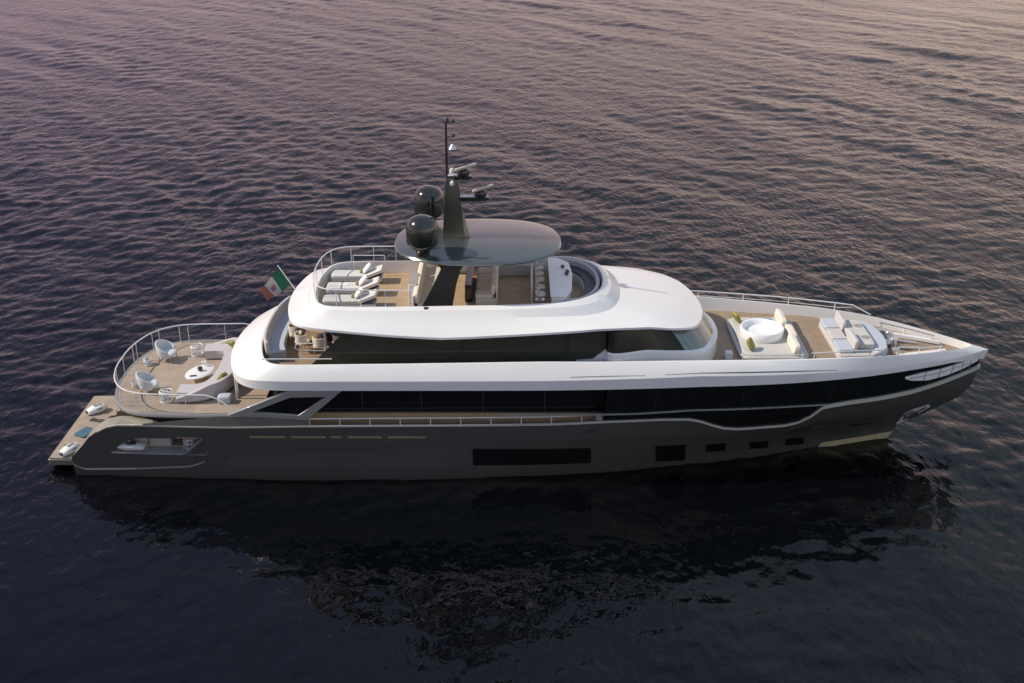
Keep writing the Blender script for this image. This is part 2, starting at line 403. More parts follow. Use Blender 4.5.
# champagne sheer stripe with its dip
st = [(x, z + .0) for x, z in ZTOP if x > 2.4]
hs = MB(); rings = []
for q in resample([(x, 0, z) for x, z in st], 220):
    y = max(.0, hull_y(q.x, q.z)); h = tab([(4, .05), (24, .06), (30, .07), (31.2, .14), (38, .17)], q.x)
    rings.append([(q.x, -(y - .03), q.z - h), (q.x, -(y + .03), q.z - h), (q.x, -(y + .035), q.z + .01), (q.x, -(y - .05), q.z + .012)])
hs.loft(rings); build2(hs, 'sheer_stripe', M['stripe'], hull)
build2(hull_line([(18.3, 3.09), (22.3, 3.08), (23.5, 3.08), (25.7, 3.17), (28.4, 3.09), (30.0, 3.02), (31.2, 2.94)], .03, .055), 'glazing_trim', M['lipgrey'], hull)

# anchor pocket near the stem
b = MB()
ap = [(34.98, .60), (34.98, .95), (35.1, 1.45), (35.35, 1.72), (36.0, 1.86), (36.2, 1.66), (35.95, 1.4), (35.6, 1.1), (35.2, .72)]
b.add([(x, -(max(.02, hull_y(x, z)) + .012), z) for x, z in ap] + [(x, -(max(.02, hull_y(x, z)) - .05), z) for x, z in ap],
      [tuple(range(9))] + [(i, (i + 1) % 9, 9 + (i + 1) % 9, 9 + i) for i in range(9)])
build2(b, 'anchor_plate', M['tubwhite'], hull)  # plain white paints the gleam of the polished steel pocket
for s in (-1, 1):
    b = MB()
    f = lambda x, z, o=.07: (x, s * (max(.02, hull_y(x, z)) + o), z)
    b.tube([f(35.15, 1.0), f(35.5, 1.4), f(35.95, 1.72)], .03)
    b.tube([f(35.1, 1.35), f(35.2, 1.1), f(35.45, 1.05)], .035); b.tube([f(35.1, 1.35), f(35.4, 1.62)], .028); b.tube([f(35.45, 1.05), f(35.7, 1.36)], .028)
    b.build('anchor', M['dark'], hull)

# ------------------------------------------------------------------ full-beam black glazing band, x 20.4 .. bow
def band(side):
    b = MB(); xs = [22.3 + .2 * k for k in range(79)]; g = []
    for xn in xs:
        col = []
        for v in (0, .25, .5, .75, 1):
            def X(z): return 15 + (xn - 15) * (tab(STEM, z) - 15) / 23.0
            zt = tab(ZTOP, xn)
            for _ in range(5): zt = tab(ZTOP, X(zt))
            zb = zt - .05; zu = tab([(20, 4.2), (31, 4.16), (36.5, 4.12), (38, 3.98)], xn)
            z = zb + (zu - zb) * v; x = X(z)
            col.append((x, side * max(.0, hull_y(x, z) - .035), z))
        g.append(col)
    b.loft(g, False, False)
    return b
for s in (-1, 1):
    b = band(s); b.add([(22.31, s * 3.66, 2.0), (22.31, s * 3.0, 2.0), (22.31, s * 3.0, 4.18), (22.31, s * 3.8, 4.18)], [(0, 1, 2, 3)])
    g = b.build('hull_glazing', M['glass'], yacht)
    for xm in (24.2, 27.6, 31.2):
        mm = MB()
        p = [(xm + .12 * k * .3, s * (hull_y(xm, 3.1 + .25 * k) - .03), 3.1 + .25 * k) for k in range(5)]
        mm.tube(p, .008, 5); mm.build('pane_joint', M['dark'], g)
# pale mooring opening cut into the bow band
b = MB(); lo = [(34.4, 3.66), (34.7, 3.5), (35.5, 3.34), (36.4, 3.37), (37.2, 3.48), (37.9, 3.66)]; hi = [(34.4, 3.74), (35.2, 3.78), (36.1, 3.76), (36.9, 3.80), (37.5, 3.82), (37.93, 3.8)]
lo = resample([(x, 0, z) for x, z in lo], 24); hi = resample([(x, 0, z) for x, z in hi], 24)
b.loft([[(p.x, -(max(.0, hull_y(p.x, p.z)) + .012), p.z), (q.x, -(max(0, hull_y(q.x, q.z)) + .012), q.z), (q.x, -(max(0, hull_y(q.x, q.z)) - .03), q.z), (p.x, -(max(.0, hull_y(p.x, p.z)) - .03), p.z)] for p, q in zip(lo, hi)])
build2(b, 'bow_mooring_port', M['tubwhite'], hull)
b = MB()
for xm in (35.3, 36.0, 36.6, 37.1, 37.5):
    b.tube([(xm, -(hull_y(xm, 3.36) + .02), 3.36), (xm + .05, -(hull_y(xm + .05, 3.8) + .02), 3.8)], .018, 5)
b.tube([(34.6, -(hull_y(34.6, 3.64) + .03), 3.64), (36, -(hull_y(36, 3.6) + .03), 3.6), (37.6, -(hull_y(37.6, 3.7) + .03), 3.7)], .02, 6)
build2(b, 'mooring_port_bars', M['steel'], hull)

# ------------------------------------------------------------------ white upper bulwark (belt)
NB = 150
def Yb(x): return hull_y(x, 4.2) + .03
Opts = [(7.38, 0), (7.42, .8), (7.52, 1.5), (7.75, 2.45), (8.1, 3.15), (8.65, 3.62), (9.4, 3.84), (10.6, 3.9)] + [(x, Yb(x)) for x in (13, 15, 17, 19, 21, 23, 25, 27, 29, 30.5, 32, 33.2, 34.4, 35.4, 36.2, 36.9, 37.5, 37.9, 38.1)] + [(38.32, 0)]
Ipts = [(8.62, 0), (8.66, .8), (8.74, 1.5), (8.94, 2.4), (9.15, 2.98), (9.45, 3.35), (9.95, 3.52), (10.9, 3.56)] + [(13, 3.57), (15, 3.57), (17, 3.57), (19, 3.56), (21, 3.53), (23, 3.49), (25, 3.40), (27, 3.24), (29, 3.0), (30.4, 2.80), (31.8, 2.54), (33.0, 2.26), (34.1, 1.9), (35.0, 1.55), (35.7, 1.22), (36.4, .86), (36.95, .55), (37.3, .3), (37.5, .15), (37.62, 0)]
ZI = [(8, 5.03), (14, 5.1), (20, 5.2), (25, 5.17), (27, 5.12), (30, 4.99), (32, 4.91), (33.8, 4.78), (35.5, 4.57), (36.9, 4.40), (37.6, 4.32)]
ZC = [(7, 4.42), (9.5, 4.54), (20, 4.58), (26, 4.68), (30, 4.52), (34, 4.28), (36.5, 4.14), (38.2, 4.10)]
ZL = [(7, 4.13), (20, 4.16), (26, 4.21), (31, 4.12), (34.5, 4.05), (36.5, 3.97), (38.2, 3.72)]
# knots share their parameter, so spline by knot index
def knot_spline(pts, n):
    P = [Vector((p[0], p[1], 0)) for p in pts]; m = len(P); outp = []
    for k in range(n):
        t = (m - 1) * k / (n - 1); i = min(int(t), m - 2); f = t - i
        p1, p2 = P[i], P[i + 1]; p0 = P[i - 1] if i else Vector((p2.x, -p2.y, 0)); p3 = P[i + 2] if i + 2 < m else Vector((p1.x, -p1.y, 0))
        outp.append(.5 * ((2 * p1) + (p2 - p0) * f + (2 * p0 - 5 * p1 + 4 * p2 - p3) * f * f + (3 * p1 - p0 - 3 * p2 + p3) * f ** 3))
    return outp
Ob = knot_spline(Opts, NB); Ib = knot_spline(Ipts, NB)
def deck_z(x): return tab([(8, 4.52), (27, 4.52), (31, 4.5), (34, 4.35), (37.5, 4.0)], x)
rings = []
for k in range(NB):
    o, i = Ob[k], Ib[k]; d = (o - i); dl = d.length; nrm = d.normalized() if dl > 1e-6 else Vector((1, 0, 0))
    zi, zc, zl = tab(ZI, i.x), tab(ZC, o.x), tab(ZL, o.x)
    cin = i - nrm * .07; mid = o.lerp(i, .03)
    pts = [Vector((o.x, o.y, 0)) - nrm * min(.5, dl * .8), o - nrm * .03, o, mid, o.lerp(i, .55), i, i - nrm * .02, cin, i - nrm * .10]
    zs = [zl, zl, zc - .012, zc + .012, zc + (zi - zc) * .60, zi - .012, zi, zi, deck_z(i.x) - .05]
    pts[1] = o - nrm * tab([(36.5, .015), (38.2, .12)], o.x)
    rings.append([Vector((p.x, max(0, p.y), z)) for p, z in zip(pts, zs)])
b = MB(); full = [[mirror(p) for p in r] for r in rings[::-1]] + rings[1:]
b.loft(full, False, False)
belt = b.build('upper_bulwark', M['white'], yacht, ang=20)
# recess line on the sloping face, from amidships to the bow
b = MB(); b2 = []
for k in range(NB):
    o, i = Ob[k], Ib[k]
    if 21.0 < o.x < 32.2 or 8.6 < o.x < 10.9:
        zc, zi = tab(ZC, o.x), tab(ZI, i.x)
        b2.append((o.x, o))
for lo_, hi_, nm in ((24.5, 31.6, 'recess_line'), (20.6, 24.0, 'recess_line')):
    seq = [(k, Ob[k], Ib[k]) for k in range(NB) if lo_ < Ob[k].x < hi_]
    mb = MB(); rr = []
    for n_, (k, o, i) in enumerate(seq):
        zc, zi = tab(ZC, o.x), tab(ZI, i.x); t = n_ / (len(seq) - 1); h = (.05 if lo_ > 24 else .02) * math.sin(math.pi * min(.95, .08 + t * .87)) + .006
        q = o.lerp(i, .17); zz = zc + (zi - zc) * .24 - .04
        rr.append([(q.x, -(q.y + .012), zz - h), (q.x, -(q.y + .0), zz + h), (q.x, -(q.y - .05), zz + h), (q.x, -(q.y - .05), zz - h)])
    mb.loft(rr); build2(mb, nm, M['lipgrey'], belt)
# soffit between belt and cabin, and the upper teak deck
sof = [Vector((o.x, o.y - .02 if o.y > .02 else 0, 4.185)) for o in Ob if o.x < 24]
b = MB(); rr = [[Vector((p.x + .1, -max(0, p.y - .05), min(4.185, tab(ZL, p.x) + .03))), Vector((p.x + .1, max(0, p.y - .05), min(4.185, tab(ZL, p.x) + .03)))] for p in sof]
b.loft(rr, False, False); b.build('deck_soffit', M['white2'], yacht)
b = MB(); rr = [[Vector((i.x, -max(0, i.y - .05), deck_z(i.x))), Vector((i.x, max(0, i.y - .05), deck_z(i.x)))] for i in Ib if i.x < 12.8]
b.loft(rr, False, False); b.build('upper_aft_deck', M['teakfore'], yacht)
b = MB(); rr = [[Vector((i.x, -max(0, i.y - .05), deck_z(i.x))), Vector((i.x, max(0, i.y - .05), deck_z(i.x)))] for i in Ib if i.x >= 12.4]
b.loft(rr, False, False); b.build('foredeck', M['teakfore'], yacht)

# ------------------------------------------------------------------ swim platform, terrace, main deck
b = MB(); b.prism([(.0, -2.77), (.12, -2.83), (4.2, -2.95), (4.2, 2.95), (.12, 2.83), (0, 2.77)], .22, .47, 0)
sp = b.build('swim_platform', M['hull'], yacht, .02)
b = MB(); b.prism([(.06, -2.72), (4.2, -2.86), (4.2, 2.86), (.06, 2.72)], .474, .5); b.build('platform_teak', M['teak'], sp)
b = MB(); b.box((1.67, 0, .503), (.06, 5.3, .012)); b.build('platform_hinge', M['black'], sp)
b = MB(); b.prism([(1.2, -2.9), (1.2, -3.15), (4.2, -3.2), (4.2, -2.9)], -.3, .46); build2(b, 'platform_bracket', M['hull'], sp)
# transom lounge ramp
b = MB(); prof = [(2.35, .5), (2.35, .95), (3.9, 1.5), (4.28, 1.5), (4.28, .5)]
b.loft([[(x, y, z) for x, z in prof] for y in (-2.5, -2.3, 2.3, 2.5)]); b.build('transom_sunpad', M['lilac'], yacht, .04)

TP = [(2.62, 0), (2.63, .6), (2.7, 1.2), (2.87, 1.9), (3.15, 2.5), (3.6, 3.02), (4.2, 3.3), (5.0, 3.42), (6.4, 3.47), (8.9, 3.5)]
tp = spline([(x, y, 0) for x, y in TP], 40)
ring = [mirror(p) for p in tp[::-1]] + tp[1:]
b = MB(); b.prism([(p.x, p.y) for p in ring], 2.885, 2.9)
terr = b.build('terrace_deck', M['teak'], yacht)
b = MB()
sec = [(0.10, -.03), (.0, .03), (-.05, .03), (-.09, -.02), (-.09, -.12), (.3, -.26)]
b.strip([(p.x, p.y, 2.9) for p in ring][::-1], sec); b.build('terrace_lip', M['lipgrey'], terr, ang=50)
b = MB(); b.loft([[(p.x + .25, p.y * .96, 2.66) for p in ring], [(max(p.x + .6, 4.2 if abs(p.y) < 2.9 else p.x + .4), p.y * .93, 2.2) for p in ring]], True, True)
b.build('terrace_underside', M['hull'], terr)
# terrace rail: handrail, posts in pairs, glass
rp = spline([(x - .0, y - .03, 3.72) for x, y in TP[:-1] if x < 7] , 36)
railL = [mirror(p) for p in rp[::-1]] + rp[1:]
end = [Vector((6.9, 3.46, 3.72)), Vector((7.35, 3.5, 3.58)), Vector((7.75, 3.55, 3.3)), Vector((8.2, 3.6, 2.95))]
railfull = [mirror(p) for p in end[::-1]] + railL + end
trail = thing  # placeholder name reuse avoided below
b = MB(); b.tube(railfull, .028, 8); tr = b.build('terrace_rail', M['rail'], yacht)
plen = resample(railL, 200)
for f in (.03, .16, .19, .265, .292, .385, .41, .5, .59, .615, .708, .735, .81, .84, .97):
    p = plen[int(f * 199)]; mb = MB(); mb.tube([(p.x, p.y, 2.9), (p.x, p.y, 3.72)], .017, 6); mb.build('rail_post', M['rail'], tr)
b = MB(); b.loft([[(p.x + .015 * (1 if p.x < 3.4 else 0), p.y * .998, 2.96), (p.x + .015 * (1 if p.x < 3.4 else 0), p.y * .998, 3.62)] for p in railL], False, False); b.build('rail_glass_panel', M['railglass'], tr)

# main deck and saloon
b = MB(); b.prism([(4.3, -3.6), (18, -3.66), (20, -3.58), (22.3, -3.42), (22.3, 3.42), (20, 3.58), (18, 3.66), (4.3, 3.6)], 1.9, 2.0); md = b.build('main_deck', M['teak'], yacht)
b = MB(); b.prism([(10.4, -3.15), (22.4, -3.15), (22.4, 3.15), (10.4, 3.15)], 2.0, 4.19); sal = b.build('saloon', M['glass'], yacht)
for s in (-1, 1):
    b = MB(); b.box((16.2, s * 3.165, 2.55), (12.2, .03, .55)); b.build('saloon_base', M['wood'], sal)
for s in (-1, 1):
    b = MB()
    for xm in (12.9, 15.2, 17.6, 20.0): b.box((xm, s * 3.16, 3.5), (.03, .03, 1.35))
    b.box((16.2, s * 3.17, 2.86), (12.2, .05, .05)); b.build('saloon_mullions', M['dark'], sal)
# side deck hand rail on the bulwark
for s in (-1, 1):
    b = MB(); rpth = [(x, s * (hull_y(x, 2.7) - .06), tab(ZTOP, x) + .28) for x in [10.4 + .5 * k for k in range(24)]]
    b.tube(rpth, .028, 6); sr = b.build('side_deck_rail', M['rail'], yacht)
    for k in range(10):
        x = 10.9 + 1.17 * k; mb = MB(); mb.tube([(x, s * (hull_y(x, 2.7) - .06), tab(ZTOP, x)), (x, s * (hull_y(x, 2.7) - .06), tab(ZTOP, x) + .28)], .02, 6); mb.build('rail_post', M['rail'], sr)
    b = MB(); b.box((22.1, s * (hull_y(22.1, 2.8) - .1), 2.9), (.25, .12, .24)); b.build('boarding_gate', M['lipgrey'], yacht, .02)
# slanted buttress frames
for s in (-1, 1):
    yo = 3.86
    outer = [(7.75, 3.04), (10.2, 4.10), (12.25, 4.12), (10.85, 2.86)]; inner = [(8.75, 3.2), (10.25, 3.82), (11.6, 3.85), (10.5, 3.06)]
    b = MB()
    vs = [(x, s * yo, z) for x, z in outer + inner] + [(x, s * (yo - .22), z) for x, z in outer + inner]
    fs = []
    for i in range(4):
        j = (i + 1) % 4
        fs += [(i, j, 4 + j, 4 + i), (8 + i, 12 + i, 12 + j, 8 + j), (i, 8 + i, 8 + j, j), (4 + i, 4 + j, 12 + j, 12 + i)]
    b.add(vs, fs); bt = b.build('buttress', M['lipgrey'], yacht, .025)
    b = MB(); b.add([(x, s * (yo - .09), z) for x, z in inner] + [(x, s * (yo - .13), z) for x, z in inner], [(0, 1, 2, 3), (7, 6, 5, 4)]); b.build('buttress_glass', M['glass'], bt)
    # low ledge that carries the buttress down to the hull
    b = MB(); b.loft([[(4.4, s * 3.55, 2.56), (4.4, s * 3.75, 2.56), (4.4, s * 3.7, 2.6)], [(7.5, s * 3.5, 2.56), (7.5, s * 3.84, 2.56), (7.5, s * 3.8, 2.98)], [(10.9, s * 3.55, 2.6), (10.9, s * 3.86, 2.6), (10.9, s * 3.8, 2.86)]])
    b.build('bulwark_ledge', M['hull'], yacht)
# aft main deck posts under the overhang
for s in (-1, 1):
    for yy in (1.9, 2.15):
        b = MB(); b.tube([(7.75, s * yy, 2.9), (7.75, s * yy, 4.2)], .035, 8); b.build('overhang_post', M['rail'], yacht)
# stern garage behind the side opening
for s in (-1, 1):
    b = MB()
    b.add([(2.9, s * 3.5, 1.2), (6.7, s * 3.72, 1.2), (6.7, s * 2.3, 1.2), (2.9, s * 2.3, 1.2)], [(0, 1, 2, 3)]); gf = b.build('garage_floor', M['deckgrey'], hull)
    b = MB(); b.add([(2.9, s * 2.3, 1.2), (6.7, s * 2.3, 1.2), (6.7, s * 2.3, 2.4), (2.9, s * 2.3, 2.4)], [(0, 1, 2, 3)])
    b.add([(6.75, s * 2.3, 1.2), (6.75, s * 3.75, 1.2), (6.75, s * 3.75, 2.4), (6.75, s * 2.3, 2.4)], [(0, 1, 2, 3)]); b.build('garage_wall', M['wood'], hull)
    b = MB(); b.box((4.4, s * 2.72, 1.5), (1.5, .6, .6)); b.build('garage_bench', M['ivory'], hull, .05)
    b = MB(); b.add([(2.88, s * 2.3, 1.0), (2.88, s * 3.42, 1.0), (2.88, s * 3.42, 2.3), (2.88, s * 2.3, 2.3)], [(0, 1, 2, 3)]); b.build('garage_end', M['dark'], hull)
    b = MB(); b.tube([(4.3, s * 3.56, 1.55), (5.9, s * 3.62, 1.55)], .025, 6)
    for x in (4.4, 5.8): b.tube([(x, s * 3.56, 1.2), (x, s * 3.58, 1.55)], .02, 6)
    b.build('garage_rail', M['gold'], hull)
    b = MB(); b.add([(5.95, s * 3.69, 1.3), (6.64, s * 3.76, 1.98), (6.64, s * 3.45, 1.98), (5.95, s * 3.40, 1.3)], [(0, 1, 2, 3)]); b.build('opening_reveal', M['lipgrey'], hull)

# ------------------------------------------------------------------ upper cabin, wheelhouse
cab = None
def cabin_ring(z, tum): 
    pts = [(11.0 if z < 5 else 12.0, 2.85 - tum), (13.0, 2.93 - tum), (18, 2.95 - tum), (22.3, 2.92 - tum)]
    return pts
b = MB()
# side glass, lower edge to roof, triangular aft end
for s in (-1, 1):
    b.add([(10.75, s * 2.95, 4.53), (22.4, s * 2.95, 4.53), (22.4, s * 2.80, 6.5), (12.7, s * 2.80, 6.5)], [(0, 1, 2, 3)])
    b.add([(10.75, s * 2.89, 4.53), (22.4, s * 2.89, 4.53), (22.4, s * 2.74, 6.5), (12.7, s * 2.74, 6.5)], [(3, 2, 1, 0)])
b.add([(13.2, -2.8, 4.53), (13.2, 2.8, 4.53), (13.2, 2.75, 6.5), (13.2, -2.75, 6.5)], [(0, 1, 2, 3)])
cab = b.build('upper_cabin', M['greenglass'], yacht)
for s in (-1, 1):
    for xm in (16.9, 20.9):
        b = MB(); b.box((xm, s * 2.90, 5.5), (.02, .06, 2.0)); b.build('window_joint', M['dark'], cab)
# wheelhouse: white sill ring + black side windows + curved windshield
W0 = [(22.3, 2.98), (24.0, 2.96), (25.6, 2.80), (26.35, 2.35), (26.75, 1.6), (26.98, .8), (27.04, 0)]
W1 = [(22.3, 2.93), (24.0, 2.90), (25.4, 2.72), (26.15, 2.28), (26.55, 1.55), (26.78, .78), (26.84, 0)]
W2 = [(22.3, 2.80), (23.8, 2.74), (24.7, 2.45), (25.25, 2.05), (25.75, 1.4), (26.0, .7), (26.05, 0)]
NW = 40
w0 = knot_spline(W0, NW); w1 = knot_spline(W1, NW); w2 = knot_spline(W2, NW)
def zrng(pts, z): return [Vector((p.x, max(0, p.y), z(p) if callable(z) else z)) for p in pts]
def whole(r): return r + [mirror(p) for p in r[::-1][1:]]
sillz = lambda p: tab([(22, 5.50), (24, 5.42), (25.3, 5.33), (26.2, 5.22), (27, 5.22)], p.x)
b = MB(); b.loft([whole(zrng(w0, 4.50)), whole(zrng(w0, lambda p: sillz(p) - .08)), whole(zrng([q * 1 for q in w1], sillz))], False, False)
wh = b.build('wheelhouse_base', M['white'], yacht, ang=30)
def wtop(p): return 6.30 if p.x < 24 else 6.30 - .1 * (p.x - 24)
def glasspart(i0, i1, name, m, par):
    b = MB(); lo = zrng(w1[i0:i1], lambda p: sillz(p) + .002); hi = zrng(w2[i0:i1], wtop)
    mid = [a.lerp(c, .5) + Vector((.04, .0, 0)) for a, c in zip(lo, hi)]
    b.loft([lo, mid, hi], False, False); return b
iw = next(i for i, p in enumerate(w1) if p.x > 25.3)
b = glasspart(0, iw + 1, '', None, None); build2(b, 'wheelhouse_window', M['glass'], wh)
b = glasspart(iw, NW, '', None, None); build2(b, 'windshield', M['wind'], wh)
for s in (-1, 1):
    for i in (8, 15):
        b = MB(); b.tube([(w1[i].x, s * (w1[i].y + .01), 5.3), (w2[i].x, s * (w2[i].y + .01), 6.25)], .014, 5); b.build('window_joint', M['lipgrey'], wh)
# white styling step below the windows where the cabin glass ends
for s in (-1, 1):
    b = MB(); b.add([(21.2, s * 3.0, 4.55), (22.5, s * 3.0, 4.55), (22.5, s * 2.97, 5.48), (22.3, s * 2.97, 5.44), (21.85, s * 2.98, 5.05), (21.2, s * 2.99, 5.0)] +
                 [(21.2, s * 2.93, 4.55), (22.5, s * 2.93, 4.55), (22.5, s * 2.9, 5.48), (22.3, s * 2.9, 5.44), (21.85, s * 2.9, 5.05), (21.2, s * 2.92, 5.0)],
                 [tuple(range(6)), tuple(range(6, 12))[::-1]] + [(i, (i + 1) % 6, 6 + (i + 1) % 6, 6 + i) for i in range(6)]); b.build('sill_fairing', M['white'], wh)

# ------------------------------------------------------------------ flybridge shell
NF = 110
R1 = [(9.82, 0), (9.84, .6), (9.92, 1.3), (10.12, 2.2), (10.42, 2.85), (10.95, 3.18), (12, 3.32), (13.5, 3.42), (16, 3.5), (18, 3.52), (20, 3.52), (21.6, 3.46), (23, 3.28), (24.2, 3.1), (25.05, 2.9), (25.72, 2.45), (26.08, 1.8), (26.25, 1.2), (26.36, .6), (26.40, 0)]
RZ1 = [(9.8, 6.36), (10.3, 6.38), (10.9, 6.38), (12.5, 6.28), (14, 6.17), (16, 6.08), (17, 6.12), (19, 6.24), (22, 6.42), (24, 6.38), (25.2, 6.2), (26.4, 5.95)]
R2 = [(10.6, 0), (10.62, .6), (10.7, 1.2), (10.85, 1.95), (11.1, 2.45), (11.5, 2.72), (12.3, 2.80), (13.6, 2.86), (16, 2.9), (18, 2.92), (19.5, 2.92), (20.6, 2.9), (21.4, 2.82), (22.0, 2.62), (22.45, 2.3), (22.72, 1.9), (22.9, 1.4), (22.98, .95), (23.02, .45), (23.04, 0)]
RZ2 = [(10, 6.78), (12, 6.74), (16, 6.72), (20, 6.80), (22, 6.82), (23.1, 6.86)]
R3 = [(10.86, 0), (10.87, .6), (10.93, 1.15), (11.08, 1.8), (11.3, 2.2), (11.7, 2.45), (12.5, 2.53), (13.7, 2.56), (16, 2.57), (18, 2.6), (19.4, 2.62), (20.3, 2.6), (20.95, 2.5), (21.45, 2.28), (21.85, 1.95), (22.1, 1.6), (22.28, 1.2), (22.37, .8), (22.42, .4), (22.43, 0)]
RZ3 = [(10, 7.0), (14, 7.02), (18, 7.1), (20, 7.2), (22, 7.28), (23, 7.3)]
RM = [(10.2, 0), (10.22, .6), (10.3, 1.25), (10.45, 2.1), (10.72, 2.7), (11.2, 2.98), (12.1, 3.08), (13.5, 3.15), (16, 3.2), (18, 3.22), (19.8, 3.22), (21.1, 3.18), (22.2, 3.05), (23.1, 2.84), (23.8, 2.5), (24.35, 2.05), (24.65, 1.5), (24.85, 1.0), (24.97, .5), (25.0, 0)]
RZM = [(10, 6.6), (12, 6.54), (16, 6.46), (20, 6.58), (22, 6.66), (24, 6.64), (25, 6.52)]
r1, r2, r3, rm = (knot_spline(q, NF) for q in (R1, R2, R3, RM))
prof = []
for k in range(NF):
    a, m_, c, d = r1[k], rm[k], r2[k], r3[k]; nrm = (d - c); nrm = nrm.normalized() if nrm.length > 1e-6 else Vector((0, -1, 0))
    za = tab(RZ1, a.x); zd = tab(RZ3, d.x); ain = a.lerp(m_, .9)
    col = [(a.lerp(c, .8), za + .02), (a.lerp(m_, .08), za), (a, za + .02), (a.lerp(m_, .02), za + .10), (a.lerp(m_, .5), za + .10 + (tab(RZM, m_.x) - za - .10) * .52), (m_, tab(RZM, m_.x)), (c, tab(RZ2, c.x)),
           (c.lerp(d, .6), tab(RZ2, c.x) + (zd - tab(RZ2, c.x)) * .72), (d, zd - .015), (d + nrm * .03, zd), (d + nrm * .10, zd), (d + nrm * .12, 6.49)]
    prof.append([Vector((p.x, max(0, p.y), z)) for p, z in col])
b = MB(); b.loft([[mirror(p) for p in r] for r in prof[::-1]] + prof[1:], False, False)
fly = b.build('flybridge', M['white'], yacht, ang=16)
# ceiling plate closing the shell underneath and teak floor
ceil = [Vector((r1[k].lerp(r2[k], .75).x, max(0, r1[k].lerp(r2[k], .75).y), tab(RZ1, r1[k].x) + .022)) for k in range(NF)]
b = MB(); b.loft([[mirror(p), p] for p in ceil], False, False); b.build('flybridge_underside', M['white2'], fly)
b = MB(); fd = [(d + ((d - c).normalized() if (d - c).length > 1e-6 else Vector((0, 0, 0))) * .1) for c, d in zip(r2, r3)]
b.loft([[Vector((p.x, -max(0, p.y), 6.5)), Vector((p.x, max(0, p.y), 6.5))] for p in fd], False, False); b.build('flybridge_teak', M['teakfly'], fly)
# grey strip painting the shadow of the recess line on each coaming
b = MB(); rr = []
for k, x in enumerate([20.2 + .2 * q for q in range(11)]):
    h = .03 * math.sin(math.pi * (k + .3) / 11) + .006; y = tab([(20, 3.03), (22.2, 2.92), (22.6, 2.8)], x); rr.append([(x, -(y + .06), 6.66 - h), (x, -(y + .03), 6.68 + h), (x, -(y - .08), 6.68 + h), (x, -(y - .08), 6.66 - h)])
b.loft(rr); build2(b, 'coaming_shadow_line', M['lipgrey'], fly)

# flybridge aft rail with glass
FR = [(10.9, 0), (10.93, .8), (11.05, 1.5), (11.3, 2.05), (11.75, 2.36), (12.6, 2.44), (14.9, 2.48)]
fr = spline([(x, y, 7.69) for x, y in FR], 36); fr = [mirror(p) for p in fr[::-1]] + fr[1:]
b = MB(); b.tube(fr, .025, 8); flr = b.build('flybridge_rail', M['rail'], fly)
pl = resample(fr, 200)
for f in (.01, .09, .17, .25, .33, .41, .5, .59, .67, .75, .83, .91, .99):
    p = pl[int(f * 199)]; mb = MB(); mb.tube([(p.x, p.y, 6.95), (p.x, p.y, 7.69)], .015, 6); mb.build('rail_post', M['rail'], flr)
b = MB(); b.loft([[(p.x, p.y, 7.03), (p.x, p.y, 7.6)] for p in fr], False, False); b.build('rail_glass_panel', M['railglass'], flr)
b = MB(); b.tube([(13.4, 2.1, 6.5), (13.4, 2.1, 7.42), (12.1, 2.1, 7.42), (12.1, 2.1, 6.5)], .022, 6); b.build('stair_guard', M['rail'], fly)

# ------------------------------------------------------------------ hardtop, struts, mast
def sup(a, b_, n, cx, z, p=2.5):
    return [(cx + a * math.copysign(abs(math.cos(t)) ** (2 / p), math.cos(t)), b_ * math.copysign(abs(math.sin(t)) ** (2 / p), math.sin(t)), z) for t in [2 * math.pi * k / n for k in range(n)]]
def htop(scale, z): return sup(3.28 * scale, 2.68 * scale, 96, 17.38, z)
b = MB(); b.loft([htop(.90, 8.70), htop(.985, 8.74), htop(1.0, 8.80), htop(.985, 8.855), htop(.93, 8.90), htop(.8, 8.945), htop(.6, 8.985), htop(.35, 9.01), htop(.1, 9.02)])
ht = b.build('hardtop', M['top'], yacht, ang=30)
b = MB(); b.loft([htop(.88, 8.69), htop(.88, 8.702)]); b.build('hardtop_ceiling', M['white2'], ht)
for s in (-1, 1):
    b = MB(); sec = lambda x0, x1, y, z, t: [(x0, s * (y - t), z), (x1, s * (y - t), z), (x1, s * (y + t), z), (x0, s * (y + t), z)]
    b.loft([sec(15.25, 16.45, 2.40, 6.95, .10), sec(15.75, 16.62, 2.33, 7.9, .09), sec(16.05, 16.8, 2.25, 8.5, .09), sec(15.9, 17.0, 2.2, 8.72, .12)])
    b.build('hardtop_strut', M['black'], yacht, .02)
    b = MB(); b.tube([(15.45, s * 2.62, 6.75), (15.45, s * 2.56, 7.05)], .09, 10); b.build('strut_foot', M['black'], fly)
    for yy in (1.05,):
        b = MB(); b.tube([(19.5, s * yy, 6.5), (19.5, s * yy, 8.72)], .035, 8); b.build('hardtop_post', M['rail'], ht)
b = MB(); sec = lambda x0, x1, y, z: [(x0, -y, z), (x0 + (x1 - x0) * .55, -y * 1.05, z), (x1, -y * .5, z), (x1, y * .5, z), (x0 + (x1 - x0) * .55, y * 1.05, z), (x0, y, z)]
b.loft([sec(16.0, 16.92, .34, 8.97), sec(16.02, 16.85, .32, 9.15), sec(16.08, 16.77, .28, 10.2), sec(16.15, 16.66, .22, 11.2), sec(16.18, 16.6, .19, 11.42)])
mast = b.build('mast', M['dome'], yacht, .025)
b = MB(); b.tube([(16.22, 0, 11.4), (16.22, 0, 13.58)], .055, 10, r2=.04); b.build('mast_pole', M['black'], mast)
